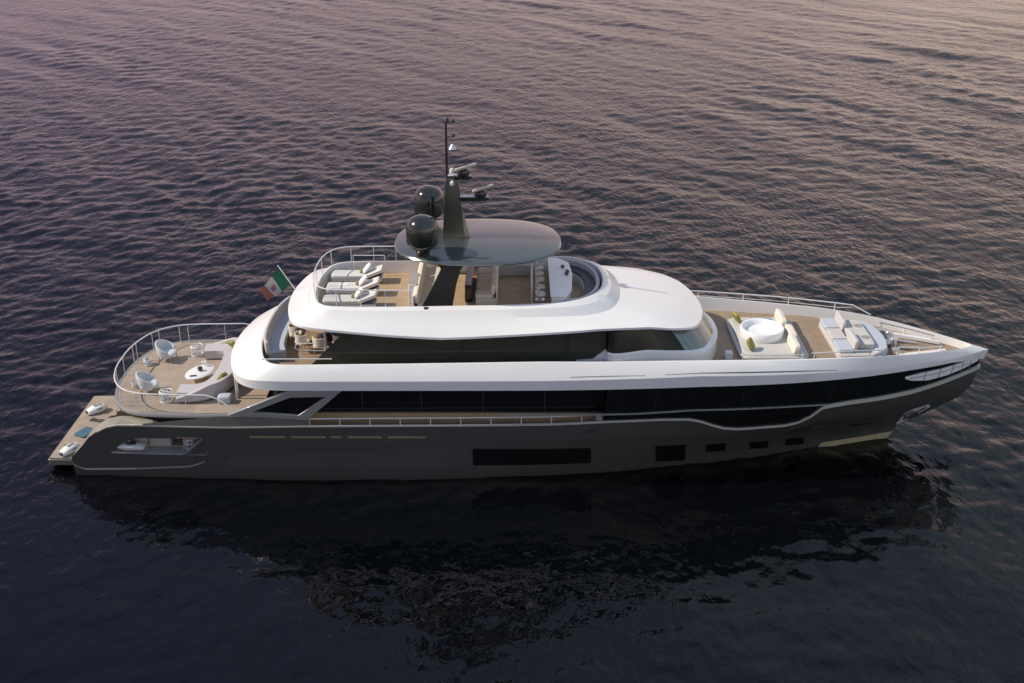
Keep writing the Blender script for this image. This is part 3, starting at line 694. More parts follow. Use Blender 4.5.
b = MB(); b.loft([[(16.72, -.13, 9.02), (17.08, -.1, 9.01), (17.08, .1, 9.01), (16.72, .13, 9.02)], [(16.70, -.1, 10.1), (16.76, -.06, 10.1), (16.76, .06, 10.1), (16.70, .1, 10.1)], [(16.6, -.1, 11.2), (16.66, -.06, 11.2), (16.66, .06, 11.2), (16.6, .1, 11.2)]]); b.build('mast_fairing', M['champ'], mast)
for zz, x0, x1 in ((11.40, 16.2, 17.2), (10.56, 16.4, 17.85)):
    b = MB(); b.loft([[(x0, -.14, zz - .08), (x0, .14, zz - .08), (x0, .14, zz + .07), (x0, -.14, zz + .07)], [(x1 - .15, -.2, zz - .06), (x1 - .15, .2, zz - .06), (x1 - .15, .2, zz + .07), (x1 - .15, -.2, zz + .07)], [(x1, -.15, zz - .02), (x1, .15, zz - .02), (x1, .15, zz + .05), (x1, -.15, zz + .05)]])
    arm = b.build('radar_arm', M['black'], mast, .015)
    b = MB(); b.box(((x0 + x1) / 2, 0, zz + .085), (x1 - x0 - .1, .26, .02)); b.build('arm_top', M['white2'], mast)
    b = MB(); b.revolve([(.23, 0), (.25, .06), (.22, .2), (.12, .26), (.0, .27)], (x1 - .35, 0, zz + .075), 20); b.build('radar_base', M['black'], mast)
    b = MB(); b.box((x1 - .25, 0, zz + .40), (.98, .12, .10), R(38), ry=R(-4)); b.build('radar_scanner', M['scan'], mast, .02)
b = MB()
for zz in (13.54, 12.98): b.box((16.38, 0, zz), (.32, .04, .03)); b.revolve([(.0, -.02), (.05, 0), (.05, .1), (.0, .14)], (16.5, 0, zz), 10)
b.revolve([(0, 0), (.05, .0), (.05, .12), (0, .14)], (16.28, 0, 13.58), 10)
b.build('navigation_light', M['dark'], mast)
b = MB(); b.revolve([(.0, 0), (.16, .02), (.04, .2), (0, .2)], (16.45, -.02, 12.5), 12); b.box((16.33, 0, 12.55), (.2, .04, .03)); b.build('loud_hailer', M['silver'], mast)
b = MB(); b.revolve([(0, 0), (.09, .0), (.1, .1), (.06, .2), (0, .22)], (16.42, -.1, 11.58), 12); b.revolve([(0, 0), (.07, .0), (.08, .1), (0, .2)], (16.42, -.22, 11.15), 12); b.build('camera_dome', M['white2'], mast)
for s in (-1, 1):
    b = MB(); b.revolve([(.0, 0), (.24, 0), (.26, .12), (.28, .22), (.45, .33), (.59, .46), (.615, .55), (.615, 1.08), (.585, 1.24), (.49, 1.4), (.36, 1.5), (.18, 1.57), (.0, 1.59)], (15.35, s * 1.88, 8.9), 40)
    d = b.build('satellite_dome', M['dome'], yacht, ang=60)
    b = MB(); b.revolve([(.617, 1.03), (.622, 1.05), (.617, 1.07)], (15.35, s * 1.88, 8.9), 40); b.build('dome_seam', M['dark'], d)

# ------------------------------------------------------------------ flybridge fittings (built in)
Z = 6.5
b = MB(); b.box((14.82, -.35, Z + .42), (.36, 1.25, .84)); cb = b.build('fly_cabinet', M['white2'], yacht, .03)
b = MB(); b.box((14.82, -.35, Z + .85), (.34, 1.2, .02)); b.build('cabinet_top', M['deckgrey'], cb)
def bank_sofa(name, x, y0, y1, face, n, m, zb=.0):
    """straight sofa across the deck: plinth, seat cushions, back cushions"""
    L_ = y1 - y0; bx = MB(); bx.box((x, (y0 + y1) / 2, Z + .14), (.80, L_, .28)); so = bx.build(name, M['cream'], yacht, .03)
    for k in range(n):
        yc = y0 + L_ * (k + .5) / n
        c = MB(); c.cushion((x + face * .06, yc, Z + .36), (.72, L_ / n - .02, .18), p=7); c.build('seat_cushion', m, so)
        c = MB(); c.cushion((x - face * .30, yc, Z + .63), (.2, L_ / n - .03, .45), p=6, ry=R(-face * 10)); c.build('back_cushion', m, so)
    c = MB(); c.box((x - face * .43, (y0 + y1) / 2, Z + .4), (.06, L_, .74)); c.build('back_board', M['white2'], so, .02)
bank_sofa('aft_facing_sofa', 15.35, -2.0, 2.05, 1, 4, M['cream'])
bank_sofa('midship_sofa', 17.7, -1.1, 2.05, -1, 4, M['cream'])
b = MB(); b.box((17.0, .6, Z + .36), (.28, 2.7, .72)); bb = b.build('low_black_console', M['black'], yacht, .02)
for s in (1,):
    b = MB(); b.box((18.6, 2.25, Z + .25), (3.0, .35, .5)); b.build('port_bench', M['lilac'], yacht, .04)
# bar / helm island
b = MB(); isl = [(20.25, -2.2), (20.75, -2.2), (21.0, -1.6), (21.1, .2), (21.0, 1.4), (20.55, 1.95), (20.25, 1.95)]
b.prism(isl, Z, Z + .82); hi_ = b.build('helm_island', M['white'], yacht, .06)
b = MB(); b.prism([(20.2, -2.25), (20.78, -2.25), (21.04, -1.6), (21.14, .2), (21.04, 1.45), (20.58, 2.0), (20.2, 2.0)], Z + .83, Z + .87); b.build('island_top', M['tubwhite'], hi_, .012)
b = MB()
for x, y in ((20.78, .85), (20.95, .3), (20.9, .05)): b.box((x, y, Z + .92), (.1, .16, .09), R(20))
b.build('helm_instrument', M['dark'], hi_, .01)
cs = spline([(20.8, 2.3, Z), (21.4, 2.05, Z), (21.85, 1.5, Z), (22.1, .8, Z), (22.18, 0, Z), (22.1, -.8, Z), (21.85, -1.5, Z), (21.4, -2.05, Z), (20.8, -2.3, Z)], 36)
b = MB(); b.strip(cs, [(0, 0), (0, .40), (-.58, .40), (-.58, 0)]); cso = b.build('curved_bow_sofa', M['ivory'], yacht, .03)
b = MB(); b.strip([p for p in cs], [(-.04, .41), (-.04, .50), (-.55, .50), (-.55, .41)]); b.build('seat_cushion', M['dark'], cso, .03)
b = MB(); b.strip([p for p in cs], [(.04, .3), (.04, .74), (-.10, .74), (-.10, .3)]); b.build('back_cushion', M['lilac'], cso, .04)

# ------------------------------------------------------------------ upper aft deck sofa (built in against the bulwark)
Z = 4.52
sc = spline([(9.6, 3.05, Z), (9.2, 2.55, Z), (8.98, 1.8, Z), (8.88, .9, Z), (8.85, 0, Z), (8.88, -.9, Z), (8.98, -1.7, Z), (9.15, -2.2, Z)], 30)
b = MB(); b.strip(sc, [(.05, 0), (.05, .32), (.75, .32), (.75, 0)]); us = b.build('aft_deck_sofa', M['deckgrey'], yacht, .02)
b = MB(); b.strip(sc, [(.12, .325), (.12, .45), (.74, .45), (.74, .325)]); b.build('seat_cushion', M['bluewhite'], us, .03)
b = MB(); b.strip(sc, [(-.02, .3), (-.06, .86), (.08, .86), (.16, .3)]); b.build('back_cushion', M['lilac'], us, .04)
# handrails on the starboard and port side of the upper aft deck
for s in (-1, 1):
    b = MB(); b.tube([(9.1, s * 3.0, 5.05), (11.8, s * 3.0, 5.06)], .025, 6); b.tube([(9.35, s * 3.0, 5.05), (9.35, s * 3.0, 4.52)], .02, 6); b.tube([(10.4, s * 3.0, 5.05), (10.4, s * 3.0, 4.52)], .02, 6)
    b.tube([(12.1, s * 2.75, 5.3), (10.55, s * 2.75, 5.3), (10.36, s * 2.75, 5.4), (10.42, s * 2.75, 5.56), (10.6, s * 2.75, 5.6), (11.2, s * 2.75, 5.6)], .022, 6)
    for x in (10.6, 11.7): b.tube([(x, s * 2.75, 4.52), (x, s * 2.75, 5.3)], .018, 6)
    b.build('stair_rail', M['rail'], yacht)
    b = MB(); b.tube([(11.5, s * 2.5, 4.52), (11.5, s * 2.5, 6.3)], .045, 10); b.build('roof_post', M['rail'], yacht)
b = MB(); b.box((24.2, -3.05, 5.02), (4.2, .03, .03)); 
for x in (22.6, 24.2, 25.8): b.tube([(x, -3.05, 4.6), (x, -3.05, 5.02)], .012, 6)
build2(b, 'wheelhouse_grab_rail', M['rail'], yacht)

# ------------------------------------------------------------------ foredeck lounges
Z = 4.52
b = MB(); b.prism(rrect(27.75, 30.5, -1.95, 1.95, .35), Z, Z + .14); l1 = b.build('foredeck_lounge', M['ivory'], yacht, .05)
b = MB(); b.prism(rrect(27.9, 30.3, -1.85, 1.85, .3), Z + .145, Z + .23); b.build('lounge_pad', M['ivory'], l1, .04)
b = MB(); b.revolve([(.0, .22), (.84, .22), (.88, .3), (.89, .56), (.86, .6), (.80, .6), (.76, .56), (.70, .40), (.3, .33), (0, .32)], (28.92, 0, Z), 48); tub = b.build('round_spa_tub', M['tubwhite'], l1, ang=50)
for y in (-1.25, 1.25):
    b = MB(); b.cushion((29.95, y, Z + .42), (.24, 1.35, .42), p=7, ry=R(8)); b.build('back_cushion', M['cream'], l1)
b = MB(); b.cushion((30.12, 0, Z + .36), (.3, 1.2, .26), p=6); b.build('head_roll', M['cream'], l1)
b = MB(); b.prism(rrect(31.65, 33.25, -1.75, 1.75, .3), Z - .12, Z + .15); l2 = b.build('forward_lounge', M['ivory'], yacht, .05)
for y in (-1.1, 0, 1.1):
    b = MB(); b.cushion((31.98, y, Z + .24), (.62, 1.02, .18), p=8); b.build('seat_cushion', M['bluewhite'] if y else M['ivory'], l2)  # pale blue on the outer seats paints their shade
for y in (-.95, .95):
    b = MB(); b.cushion((32.37, y, Z + .44), (.18, 1.25, .5), p=6, ry=R(6)); b.build('back_cushion', M['ivory'], l2)
b = MB(); b.cushion((32.83, 0, Z + .28), (.85, 2.5, .26), p=8); b.build('back_deck_pad', M['ivory'], l2)
for y in (-.6, .55):
    b = MB(); b.revolve([(0, 0), (.17, 0), (.18, .012), (.12, .02), (0, .015)], (33.0, y, Z + .405), 20); b.build('cup_tray', M['lipgrey'], l2)
b = MB(); pts = [(33.2, -1.6), (33.45, -1.55), (33.75, -1.2), (33.9, -.6), (33.95, 0), (33.9, .6), (33.75, 1.2), (33.45, 1.55), (33.2, 1.6)]
b.prism(pts, Z - .12, Z + .22); b.build('bow_sunpad', M['bluewhite'], yacht, .06)  # pale blue paints the shade of the raised backs

# bow working deck
b = MB()
for s in (-1, 1):
    b.tube([(34.25, s * .35, 4.35), (34.25, s * .35, 4.7)], .13, 14); b.tube([(34.25, s * .35, 4.72), (34.25, s * .35, 4.78)], .18, 14)
    b.box((34.15, s * .95, 4.45), (.3, .22, .3)); b.tube([(34.45, s * .35, 4.36), (35.4, s * .25, 4.3)], .05, 8)
b.box((34.2, 0, 4.42), (.5, .5, .12)); b.build('windlass', M['steel'], yacht, .02)
for s in (-1, 1):
    b = MB(); b.tube([(34.1, s * 1.25, 4.78), (35.2, s * .95, 4.62), (36.2, s * .5, 4.5)], .03, 6)
    for x, y in ((34.2, 1.22), (35.1, .97), (36.1, .54)): b.tube([(x, s * y, 4.2), (x, s * y, tab([(34, 4.8), (36.2, 4.5)], x))], .024, 6)
    b.build('mooring_deck_rail', M['steel'], yacht)
    b = MB(); b.loft([[(34.2, s * (1.15 - .07), 4.3), (34.2, s * 1.3, 4.3), (34.2, s * 1.3, 4.42), (34.2, s * 1.08, 4.42)], [(36.4, s * .33, 4.18), (36.4, s * .55, 4.18), (36.4, s * .55, 4.3), (36.4, s * .33, 4.3)]]); b.build('mooring_bench', M['white2'], yacht)
# rail on the bulwark, port and starboard (lower inboard one to starboard of the lounges)
for s in (1,):
    xs_ = [26.0 + .6 * k for k in range(13)]
    top = [(x, s * (tab([(p[0], p[1]) for p in Ipts[9:]], x)), tab([(26, 5.38), (30, 5.28), (33.3, 5.16)], x)) for x in xs_ if x < 33.3] + [(33.95, s * 2.0, 4.80)]
    b = MB(); b.tube(top, .028, 6)
    rl = b.build('bow_rail', M['rail'], yacht)
    b = MB(); b.tube([(x, y, z - (.2 if x < 33 else .1)) for x, y, z in top[:-1]] , .014, 6); b.build('rail_wire', M['rail'], rl)
    for x in (26.8, 28.7, 30.6, 32.5):
        y = s * tab([(p[0], p[1]) for p in Ipts[9:]], x); mb = MB(); mb.tube([(x, y, tab(ZI, x) - .02), (x, y, tab([(26, 5.38), (30, 5.28), (33.3, 5.16)], x))], .022, 6); mb.build('rail_post', M['rail'], rl)
b = MB(); b.tube([(30.4, -2.4, 5.05), (32.8, -2.25, 5.12), (33.3, -2.0, 5.0)], .024, 6)
for x, y in ((30.5, -2.4), (31.6, -2.33), (32.7, -2.25)): b.tube([(x, y, 4.5), (x, y, 5.07)], .018, 6)
b.build('lounge_grab_rail', M['rail'], yacht)
b = MB(); b.tube([(27.6, -2.5, 5.0), (29.4, -2.5, 5.0), (30.1, -2.45, 5.0)], .02, 6); 
for x in (27.7, 29.0, 30.0): b.tube([(x, -2.5, 4.5), (x, -2.5, 5.0)], .015, 6)
b.build('lounge_grab_rail', M['rail'], yacht)
b = MB(); b.box((27.3, -1.75, Z + .15), (.28, .3, .3)); b.build('deck_locker', M['white2'], yacht, .03)

# ------------------------------------------------------------------ loose things
def cushion_thing(loc, d, rz, m, label, name='cushion', ry=0, cat='cushion', group=None, p=3.2, rx=0):
    b = MB(); b.cushion((0, 0, d[2] * .5 * abs(math.cos(ry)) + d[0] * .5 * abs(math.sin(ry))), d, 0, p, ry, rx=rx)
    o = b.build(name, m); o.location = loc; o.rotation_euler = (0, 0, rz); o['label'] = label; o['category'] = cat
    if group: o['group'] = group
    return o

# sun loungers
G = 'sun loungers on the flybridge'
lg = thing('sun_lounger', 'white sun lounger on the flybridge farthest from the hull side facing the viewer', 'sun lounger', (11.25, 1.5, 6.5), 0, G)
def in_local(b, name, m, par, bevel=.0): return b.build(name, m, par, bevel)
b = MB(); b.box((1.05, 0, .17), (2.1, .70, .07)); in_local(b, 'frame', M['white2'], lg, .01)
for x in (.15, 1.95):
    for y in (-.29, .29):
        b = MB(); b.box((x, y, .07), (.07, .06, .14)); in_local(b, 'leg', M['white2'], lg)
b = MB(); b.cushion((.72, 0, .29), (1.42, .72, .17), p=9); M['lounger'] = mat('lounger_fabric', (.66, .64, .61), .85, 0, 0, .05, 8, .25, 160); mt = in_local(b, 'mattress', M['lounger'], lg)
b = MB(); b.cushion((1.75, 0, .42), (.82, .70, .15), p=9, ry=R(-22)); in_local(b, 'backrest', M['lounger'], lg)
b = MB(); b.box((1.78, 0, .28), (.70, .60, .03), ry=R(-22)); b.tube([(1.95, -.25, .2), (1.85, -.25, .38)], .015, 5); b.tube([(1.95, .25, .2), (1.85, .25, .38)], .015, 5); in_local(b, 'backrest_frame', M['dark'], lg)
dup(lg, (11.25, .15, 6.5), 0, 'middle white sun lounger between two others on the flybridge')
dup(lg, (11.3, -1.2, 6.5), 0, 'white sun lounger on the flybridge nearest the near rail')
for y, w in ((1.55, 'on the sun lounger by the far coaming'), (.2, 'on the middle of the three sun loungers'), (-1.15, 'on the sun lounger nearest the near rail')):
    cushion_thing((12.72, y, 6.83), (.50, .48, .15), R(8), M['pillow'], 'white pillow propped ' + w, 'pillow', ry=R(-48), cat='pillow', group='pillows on the sun loungers', p=3)
    cushion_thing((12.48, y + .02, 6.86), (.14, .3, .14), 0, M['olive'], 'small olive neck roll ' + w, 'neck_roll', cat='cushion', group='olive neck rolls on the sun loungers')
b = MB(); b.cushion((0, 0, .02), (.42, .2, .05), p=3); o = b.build('rolled_towel', M['pillow']); o.location = (11.95, .2, 6.86); o['label'] = 'folded white towel on the middle sun lounger'; o['category'] = 'towel'

# bar stools
G = 'bar stools at the flybridge island'
bs = thing('bar_stool', 'cream bar stool at the far end of the row facing the white island', 'bar stool', (19.85, 1.55, 6.5), 0, G)
b = MB(); b.revolve([(0, 0), (.2, 0), (.2, .02), (.03, .04), (.03, .5), (0, .5)], (0, 0, 0), 16); b.build('pedestal', M['steel'], bs)
b = MB(); b.cushion((0, 0, .56), (.38, .40, .13), p=4); b.build('seat', M['cream'], bs)
b = MB(); b.loft([[(-.20 + .10 * abs(math.sin(t)) ** 2, .2 * math.sin(t), z) for t in [R(-80 + 20 * k) for k in range(9)]] for z in (.58, .8)] , False, False)
b.loft([[(-.16 + .10 * abs(math.sin(t)) ** 2, .19 * math.sin(t), z) for t in [R(-80 + 20 * k) for k in range(9)]] for z in (.58, .8)], False, False); b.build('backrest', M['cream'], bs)
for y, l in ((.92, 'second bar stool from the far end of the row at the white island'), (.28, 'cream bar stool at the middle of the row facing the white island'), (-.5, 'second bar stool from the near end of the row at the white island'), (-1.25, 'bar stool at the near end of the row facing the white island')):
    dup(bs, (19.85, y, 6.5), 0, l)

# dining set on the upper aft deck
b = MB(); b.revolve([(0, .70), (.98, .70), (1.0, .72), (1.0, .745), (.0, .75)], (0, 0, 0), 40, 1.0, 1.25)
dt = thing('dining_table', 'oval oak dining table under the flybridge overhang', 'table', (11.1, .25, 4.52))
b.build('table_top', M['wood'], dt)
b = MB(); b.revolve([(0, 0), (.45, 0), (.42, .05), (.12, .1), (.12, .7), (0, .7)], (0, 0, 0), 24); b.build('pedestal', M['dark'], dt)
G = 'dining chairs round the oval table'
dc = thing('dining_chair', 'cream dining chair at the aft corner of the oval table by the curved sofa', 'chair', (9.95, -.35, 4.52), R(5), G)
b = MB(); b.cushion((0, 0, .43), (.50, .50, .14), p=5); b.build('seat', M['cream'], dc)
b = MB(); bw = [(-.27 * math.cos(t) , .27 * math.sin(t)) for t in [R(-95 + 19 * k) for k in range(11)]]
b.loft([[(x, y, .40) for x, y in bw], [(x * 1.08, y * 1.05, .62) for x, y in bw], [(x * 1.15, y * 1.08, .80) for x, y in bw], [(x * 1.0, y * .94, .80) for x, y in bw], [(x * .9, y * .88, .42) for x, y in bw]], False, False)
b.build('backrest', M['cream'], dc)
for x in (-.19, .19):
    for y in (-.19, .19):
        b = MB(); b.tube([(x, y, .38), (x * 1.15, y * 1.15, 0)], .025, 6, r2=.015); b.build('leg', M['wood'], dc)
for x, y, a, l in ((10.35, -1.15, 45, 'cream dining chair at the near aft side of the oval table'), (11.1, -1.45, 90, 'cream dining chair at the near side of the oval table by the roof post'), (11.85, -1.2, 125, 'cream dining chair at the near forward side of the oval table'),
                   (10.1, 1.0, -25, 'cream dining chair at the far aft side of the oval table'), (12.3, .3, 180, 'cream dining chair at the forward end of the oval table')):
    dup(dc, (x, y, 4.52), R(a), l)

# flag
fl = thing('flag', 'green white and red flag with a small shield on a slanted staff above the stern', 'flag', (9.9, .55, 6.46))
o0 = Vector((9.9, .55, 6.46))
b = MB(); b.tube([Vector((9.95, .55, 6.40)) - o0, Vector((9.25, .55, 7.56)) - o0], .022, 8); b.build('flagstaff', M['rail'], fl)
A, Bq, Cq, Dq = Vector((9.27, .55, 7.48)), Vector((9.70, .55, 6.74)), Vector((8.72, .55, 6.00)), Vector((8.36, .55, 6.42))
def flagpt(u, v, d=0):
    p = A.lerp(Dq, u).lerp(Bq.lerp(Cq, u), v)
    w = .10 * math.sin(u * 7.0 + v * 2.0) * (.25 + u) ; return Vector((p.x + .03 * math.sin(v * 5) * u, p.y + w + d, p.z - .06 * math.sin(u * 3.14))) - o0
def flagpatch(u0, u1, v0, v1, nm, m, par, d=0, n=10, shape=None):
    b = MB(); g = [[flagpt(u0 + (u1 - u0) * i / n, v0 + (v1 - v0) * j / n, d) for j in range(n + 1)] for i in range(n + 1)]
    b.loft(g, False, False); return b.build(nm, m, par)
mg = mat('flag_green', (.008, .105, .05), .8, 0, 0, .1, 10); mw = mat('flag_white', (.38, .365, .36), .8, 0, 0, .05, 10); mr = mat('flag_red', (.24, .085, .06), .8, 0, 0, .1, 10)
flagpatch(0, .34, 0, 1, 'green_panel', mg, fl); fw = flagpatch(.34, .67, 0, 1, 'white_panel', mw, fl); flagpatch(.67, 1, 0, 1, 'red_panel', mr, fl)
cb_ = (mat('shield_red', (.4, .05, .04), .7), mat('shield_blue', (.08, .14, .3), .7), mat('shield_gold', (.45, .33, .1), .7))
for u0, u1, v0, v1, mm in ((.42, .505, .36, .50, cb_[0]), (.505, .59, .36, .50, cb_[1]), (.42, .505, .50, .66, cb_[1]), (.505, .59, .50, .66, cb_[0])):
    flagpatch(u0, u1, v0, v1, 'shield_quarter', mm, fl, -.006, 3); 
flagpatch(.44, .57, .29, .355, 'shield_crown', cb_[2], fl, -.006, 3)

# terrace furniture
b = MB(); path = spline([(5.45, -2.55, 2.9), (6.2, -2.5, 2.9), (6.85, -2.15, 2.9), (7.25, -1.5, 2.9), (7.4, -.6, 2.9), (7.4, .6, 2.9), (7.3, 1.5, 2.9), (6.9, 2.1, 2.9), (6.2, 2.3, 2.9), (5.5, 2.25, 2.9)], 40)
ts = thing('terrace_sofa', 'pale lilac U shaped sofa with curved backrest on the aft terrace', 'sofa', (6.6, 0, 2.9), absolute=True)
b.strip(path, [(-.02, .05), (-.02, .27), (.82, .27), (.82, .05)]); b.build('base', M['ivory'], ts, .03)
b = MB(); b.strip(path, [(.08, .275), (.08, .42), (.84, .42), (.84, .275)]); b.build('seat_cushion', M['lilac'], ts, .04)
b = MB(); b.strip(path, lambda t: [(-.10, .1), (-.12, .25 + .45 * min(1, 6 * t, 6 * (1 - t))), (.06, .25 + .45 * min(1, 6 * t, 6 * (1 - t))), (.1, .2)]); b.build('backrest', M['lilac'], ts, .05)
cushion_thing((6.75, 1.7, 3.33), (.42, .40, .16), R(60), M['olive'], 'olive cushion on the far arm of the terrace sofa', ry=R(50), group='olive cushions on the terrace sofa', p=5)
cushion_thing((7.05, -1.45, 3.33), (.40, .36, .16), R(150), M['olive'], 'olive cushion on the near curve of the terrace sofa', ry=R(50), group='olive cushions on the terrace sofa', p=5)
ct = thing('coffee_table', 'white oval coffee table in front of the terrace sofa', 'table', (5.9, -.55, 2.9), R(68))
b = MB(); b.revolve([(0, .37), (.96, .37), (1.0, .39), (1.0, .42), (.96, .435), (0, .435)], (0, 0, 0), 40, .74, .48); b.build('table_top', M['white'], ct)
b = MB(); b.revolve([(0, 0), (.5, 0), (.35, .37), (0, .37)], (0, 0, 0), 24, .8, .45); b.build('base', M['wood'], ct)
b = MB(); b.revolve([(0, 0), (.07, 0), (.11, .07), (.10, .15), (.05, .19), (0, .18)], (0, 0, 0), 20); o = b.build('round_vase', M['black']); o.location = (5.92, -.5, 3.336); o['label'] = 'round black vase on the white coffee table'; o['category'] = 'vase'
b = MB(); b.box((0, 0, .012), (.26, .12, .024)); o = b.build('magazine', M['dark'], None, .004); o.location = (5.75, -1.0, 3.336); o.rotation_euler = (0, 0, R(10)); o['label'] = 'dark slim book on the near end of the white coffee table'; o['category'] = 'book'
b = MB()
for k in range(5): b.tube([(0, 0, 0), (.03 * math.cos(k * 1.3), .03 * math.sin(k * 1.3), .12), (.10 * math.cos(k * 1.3), .10 * math.sin(k * 1.3), .2)], .022, 6, r2=.035)
o = b.build('white_flowers', M['pillow']); o.location = (5.98, -.02, 3.336); o['label'] = 'small white flower sprig on the far end of the coffee table'; o['category'] = 'flowers'

ac = thing('armchair', 'pale blue tub armchair on the terrace near the far rail', 'armchair', (4.0, 1.42, 2.9), R(-12), 'armchairs on the terrace'); ac.scale = (.94, .94, .94)
b = MB(); n = 21; ang = [R(-118 + 236 * k / (n - 1)) for k in range(n)]
def shell(r, z, k=1.0): return [(-r * math.cos(a) * k, r * math.sin(a), z(a)) for a in ang]
hz = lambda a: .50 + .42 * max(0, math.cos(a * .62)) ** 1.3
b.loft([shell(.36, lambda a: .22), shell(.43, lambda a: .45), shell(.48, lambda a: hz(a) - .08), shell(.47, hz), shell(.42, hz), shell(.40, lambda a: hz(a) - .1), shell(.36, lambda a: .40)], False, False); b.build('backrest', M['chair'], ac, ang=60)
b = MB(); b.cushion((.03, 0, .36), (.78, .76, .22), p=3.2); b.build('seat', M['chair'], ac)
for x, y in ((-.24, -.24), (-.24, .24), (.28, -.26), (.28, .26)):
    b = MB(); b.tube([(x, y, .28), (x * 1.2, y * 1.2, 0)], .03, 8, r2=.018); b.build('leg', M['wood'], ac)
dup(ac, (4.08, -1.55, 2.9), R(14), 'pale blue tub armchair on the terrace near the near rail')

wt = thing('openwork_stool', 'large white openwork stool beside the far end of the terrace sofa', 'stool', (5.15, 1.95, 2.9), 0, 'white openwork stools')
def openwork(rad, h, seed):
    rnd = random.Random(seed); b = MB()
    for k in range(22):
        a = rnd.uniform(0, 6.28); z = rnd.uniform(.06, h - .06); rr = rnd.uniform(.07, .12); c = (rad * math.cos(a), rad * math.sin(a), z); tx = (-math.sin(a), math.cos(a))
        b.tube([(c[0] + tx[0] * rr * math.cos(q), c[1] + tx[1] * rr * math.cos(q), c[2] + rr * math.sin(q)) for q in [6.283 * i / 12 for i in range(12)]], .016, 5, True)
    for z in (.02, h): b.tube([(rad * math.cos(q), rad * math.sin(q), z) for q in [6.283 * i / 20 for i in range(20)]], .02, 6, True)
    return b
openwork(.25, .42, 1).build('lattice_body', M['white2'], wt)
b = MB(); b.tube([(.24 * math.cos(q), .24 * math.sin(q), .44) for q in [6.283 * i / 20 for i in range(20)]], .02, 6, True); b.tube([(-.24, 0, .43), (.24, 0, .43)], .016, 6); b.tube([(0, -.24, .43), (0, .24, .43)], .016, 6); b.build('top_ring', M['white2'], wt)
dup(wt, (5.0, -2.35, 2.9), R(70), 'large white openwork stool beside the near end of the terrace sofa')
ws = thing('openwork_stool', 'small white openwork stool behind the far armchair', 'stool', (3.3, .95, 2.9), 0, 'white openwork stools')
openwork(.14, .26, 2).build('lattice_body', M['white2'], ws)
dup(ws, (3.42, -1.15, 2.9), R(50), 'small white openwork stool beside the near armchair')
dup(wt, (5.95, -3.05, 1.2), R(20), 'white openwork stool inside the side opening of the hull')
b = MB(); b.cushion((0, 0, .17), (.55, .42, .34), p=5); o = b.build('pouf', M['bluewhite']); o.location = (7.35, -2.45, 2.9); o['label'] = 'pale grey pouf behind the near end of the terrace sofa'; o['category'] = 'pouf'

# toys on the swim platform
G = 'water scooters on the swim platform'
wsq = thing('water_scooter', 'white water scooter lying at the far side of the swim platform', 'water scooter', (.68, 1.2, .5), R(42), G); wsq.scale = (.86, .86, .9)
b = MB(); rings = []
for t, w, h, z in ((-.55, .10, .05, .12), (-.48, .2, .12, .13), (-.2, .27, .17, .16), (.15, .29, .19, .18), (.42, .22, .15, .17), (.55, .08, .06, .13)):
    rings.append([(t, w * math.copysign(abs(math.cos(q)) ** .7, math.cos(q)), z + h * math.sin(q)) for q in [6.283 * k / 20 for k in range(20)]])
b.loft(rings); b.build('body', M['pillow'], wsq)
b = MB(); b.cushion((-.40, 0, .15), (.34, .34, .20), p=3); b.build('nose', M['dark'], wsq)
b = MB(); b.cushion((.1, 0, .34), (.42, .2, .08), p=4); b.build('control_pad', M['lipgrey'], wsq)
b = MB()
for s in (-1, 1): b.tube([(-.05, s * .25, .25), (.05, s * .34, .27), (.2, s * .26, .26)], .022, 6)
b.build('handle', M['dark'], wsq)
dup(wsq, (.75, -2.3, .5), R(60), 'white water scooter lying at the near corner of the swim platform')
b = MB(); b.cushion((0, 0, .04), (.62, .78, .08), p=7); o = b.build('floor_cushion', M['bluemat']); o.location = (.82, -.68, .5); o.rotation_euler = (0, 0, R(-25)); o['label'] = 'square blue floor cushion on the swim platform'; o['category'] = 'cushion'
fn = thing('swim_fin', 'dark swim fin lying flat on the platform nearer the sea', 'swim fin', (.98, .40, .5), R(-20), 'pair of dark swim fins')
b = MB(); b.prism([(-.35, -.13), (-.30, -.15), (.1, -.07), (.1, .07), (-.30, .15), (-.35, .13)], .005, .03); b.build('blade', M['darkfin'], fn, .006)
b = MB(); b.cushion((.22, 0, .055), (.30, .15, .11), p=3); b.build('foot_pocket', M['darkfin'], fn)
dup(fn, (1.38, .42, .5), R(60), 'dark swim fin lying on the platform nearer the dark hinge line')
# small jet boat in the side opening
jb = thing('jet_boat', 'small silver jet boat stowed in the side opening of the stern', 'jet boat', (3.62, -3.38, 1.21), 0)
b = MB(); rings = []
for x, w, zb, zt in ((-.72, .02, .26, .30), (-.5, .16, .12, .32), (-.2, .25, .06, .34), (.2, .28, .05, .33), (.6, .26, .06, .30), (.72, .22, .1, .26)):
    rings.append([(x, -w, zt), (x, -w * .9, (zb + zt) / 2), (x, -w * .3, zb), (x, w * .3, zb), (x, w * .9, (zb + zt) / 2), (x, w, zt), (x, w * .5, zt + .06), (x, -w * .5, zt + .06)])
b.loft(rings); b.build('hull', M['white2'], jb, .01); jb.scale = (.85, .85, .85)
b = MB(); b.cushion((.12, 0, .40), (.42, .3, .14), p=4); b.build('seat', M['dark'], jb)
b = MB(); b.tube([(.0, 0, .36), (.0, 0, .58)], .02, 6); b.cushion((.02, 0, .60), (.22, .2, .13), p=3); b.build('console_dome', M['pillow'], jb)

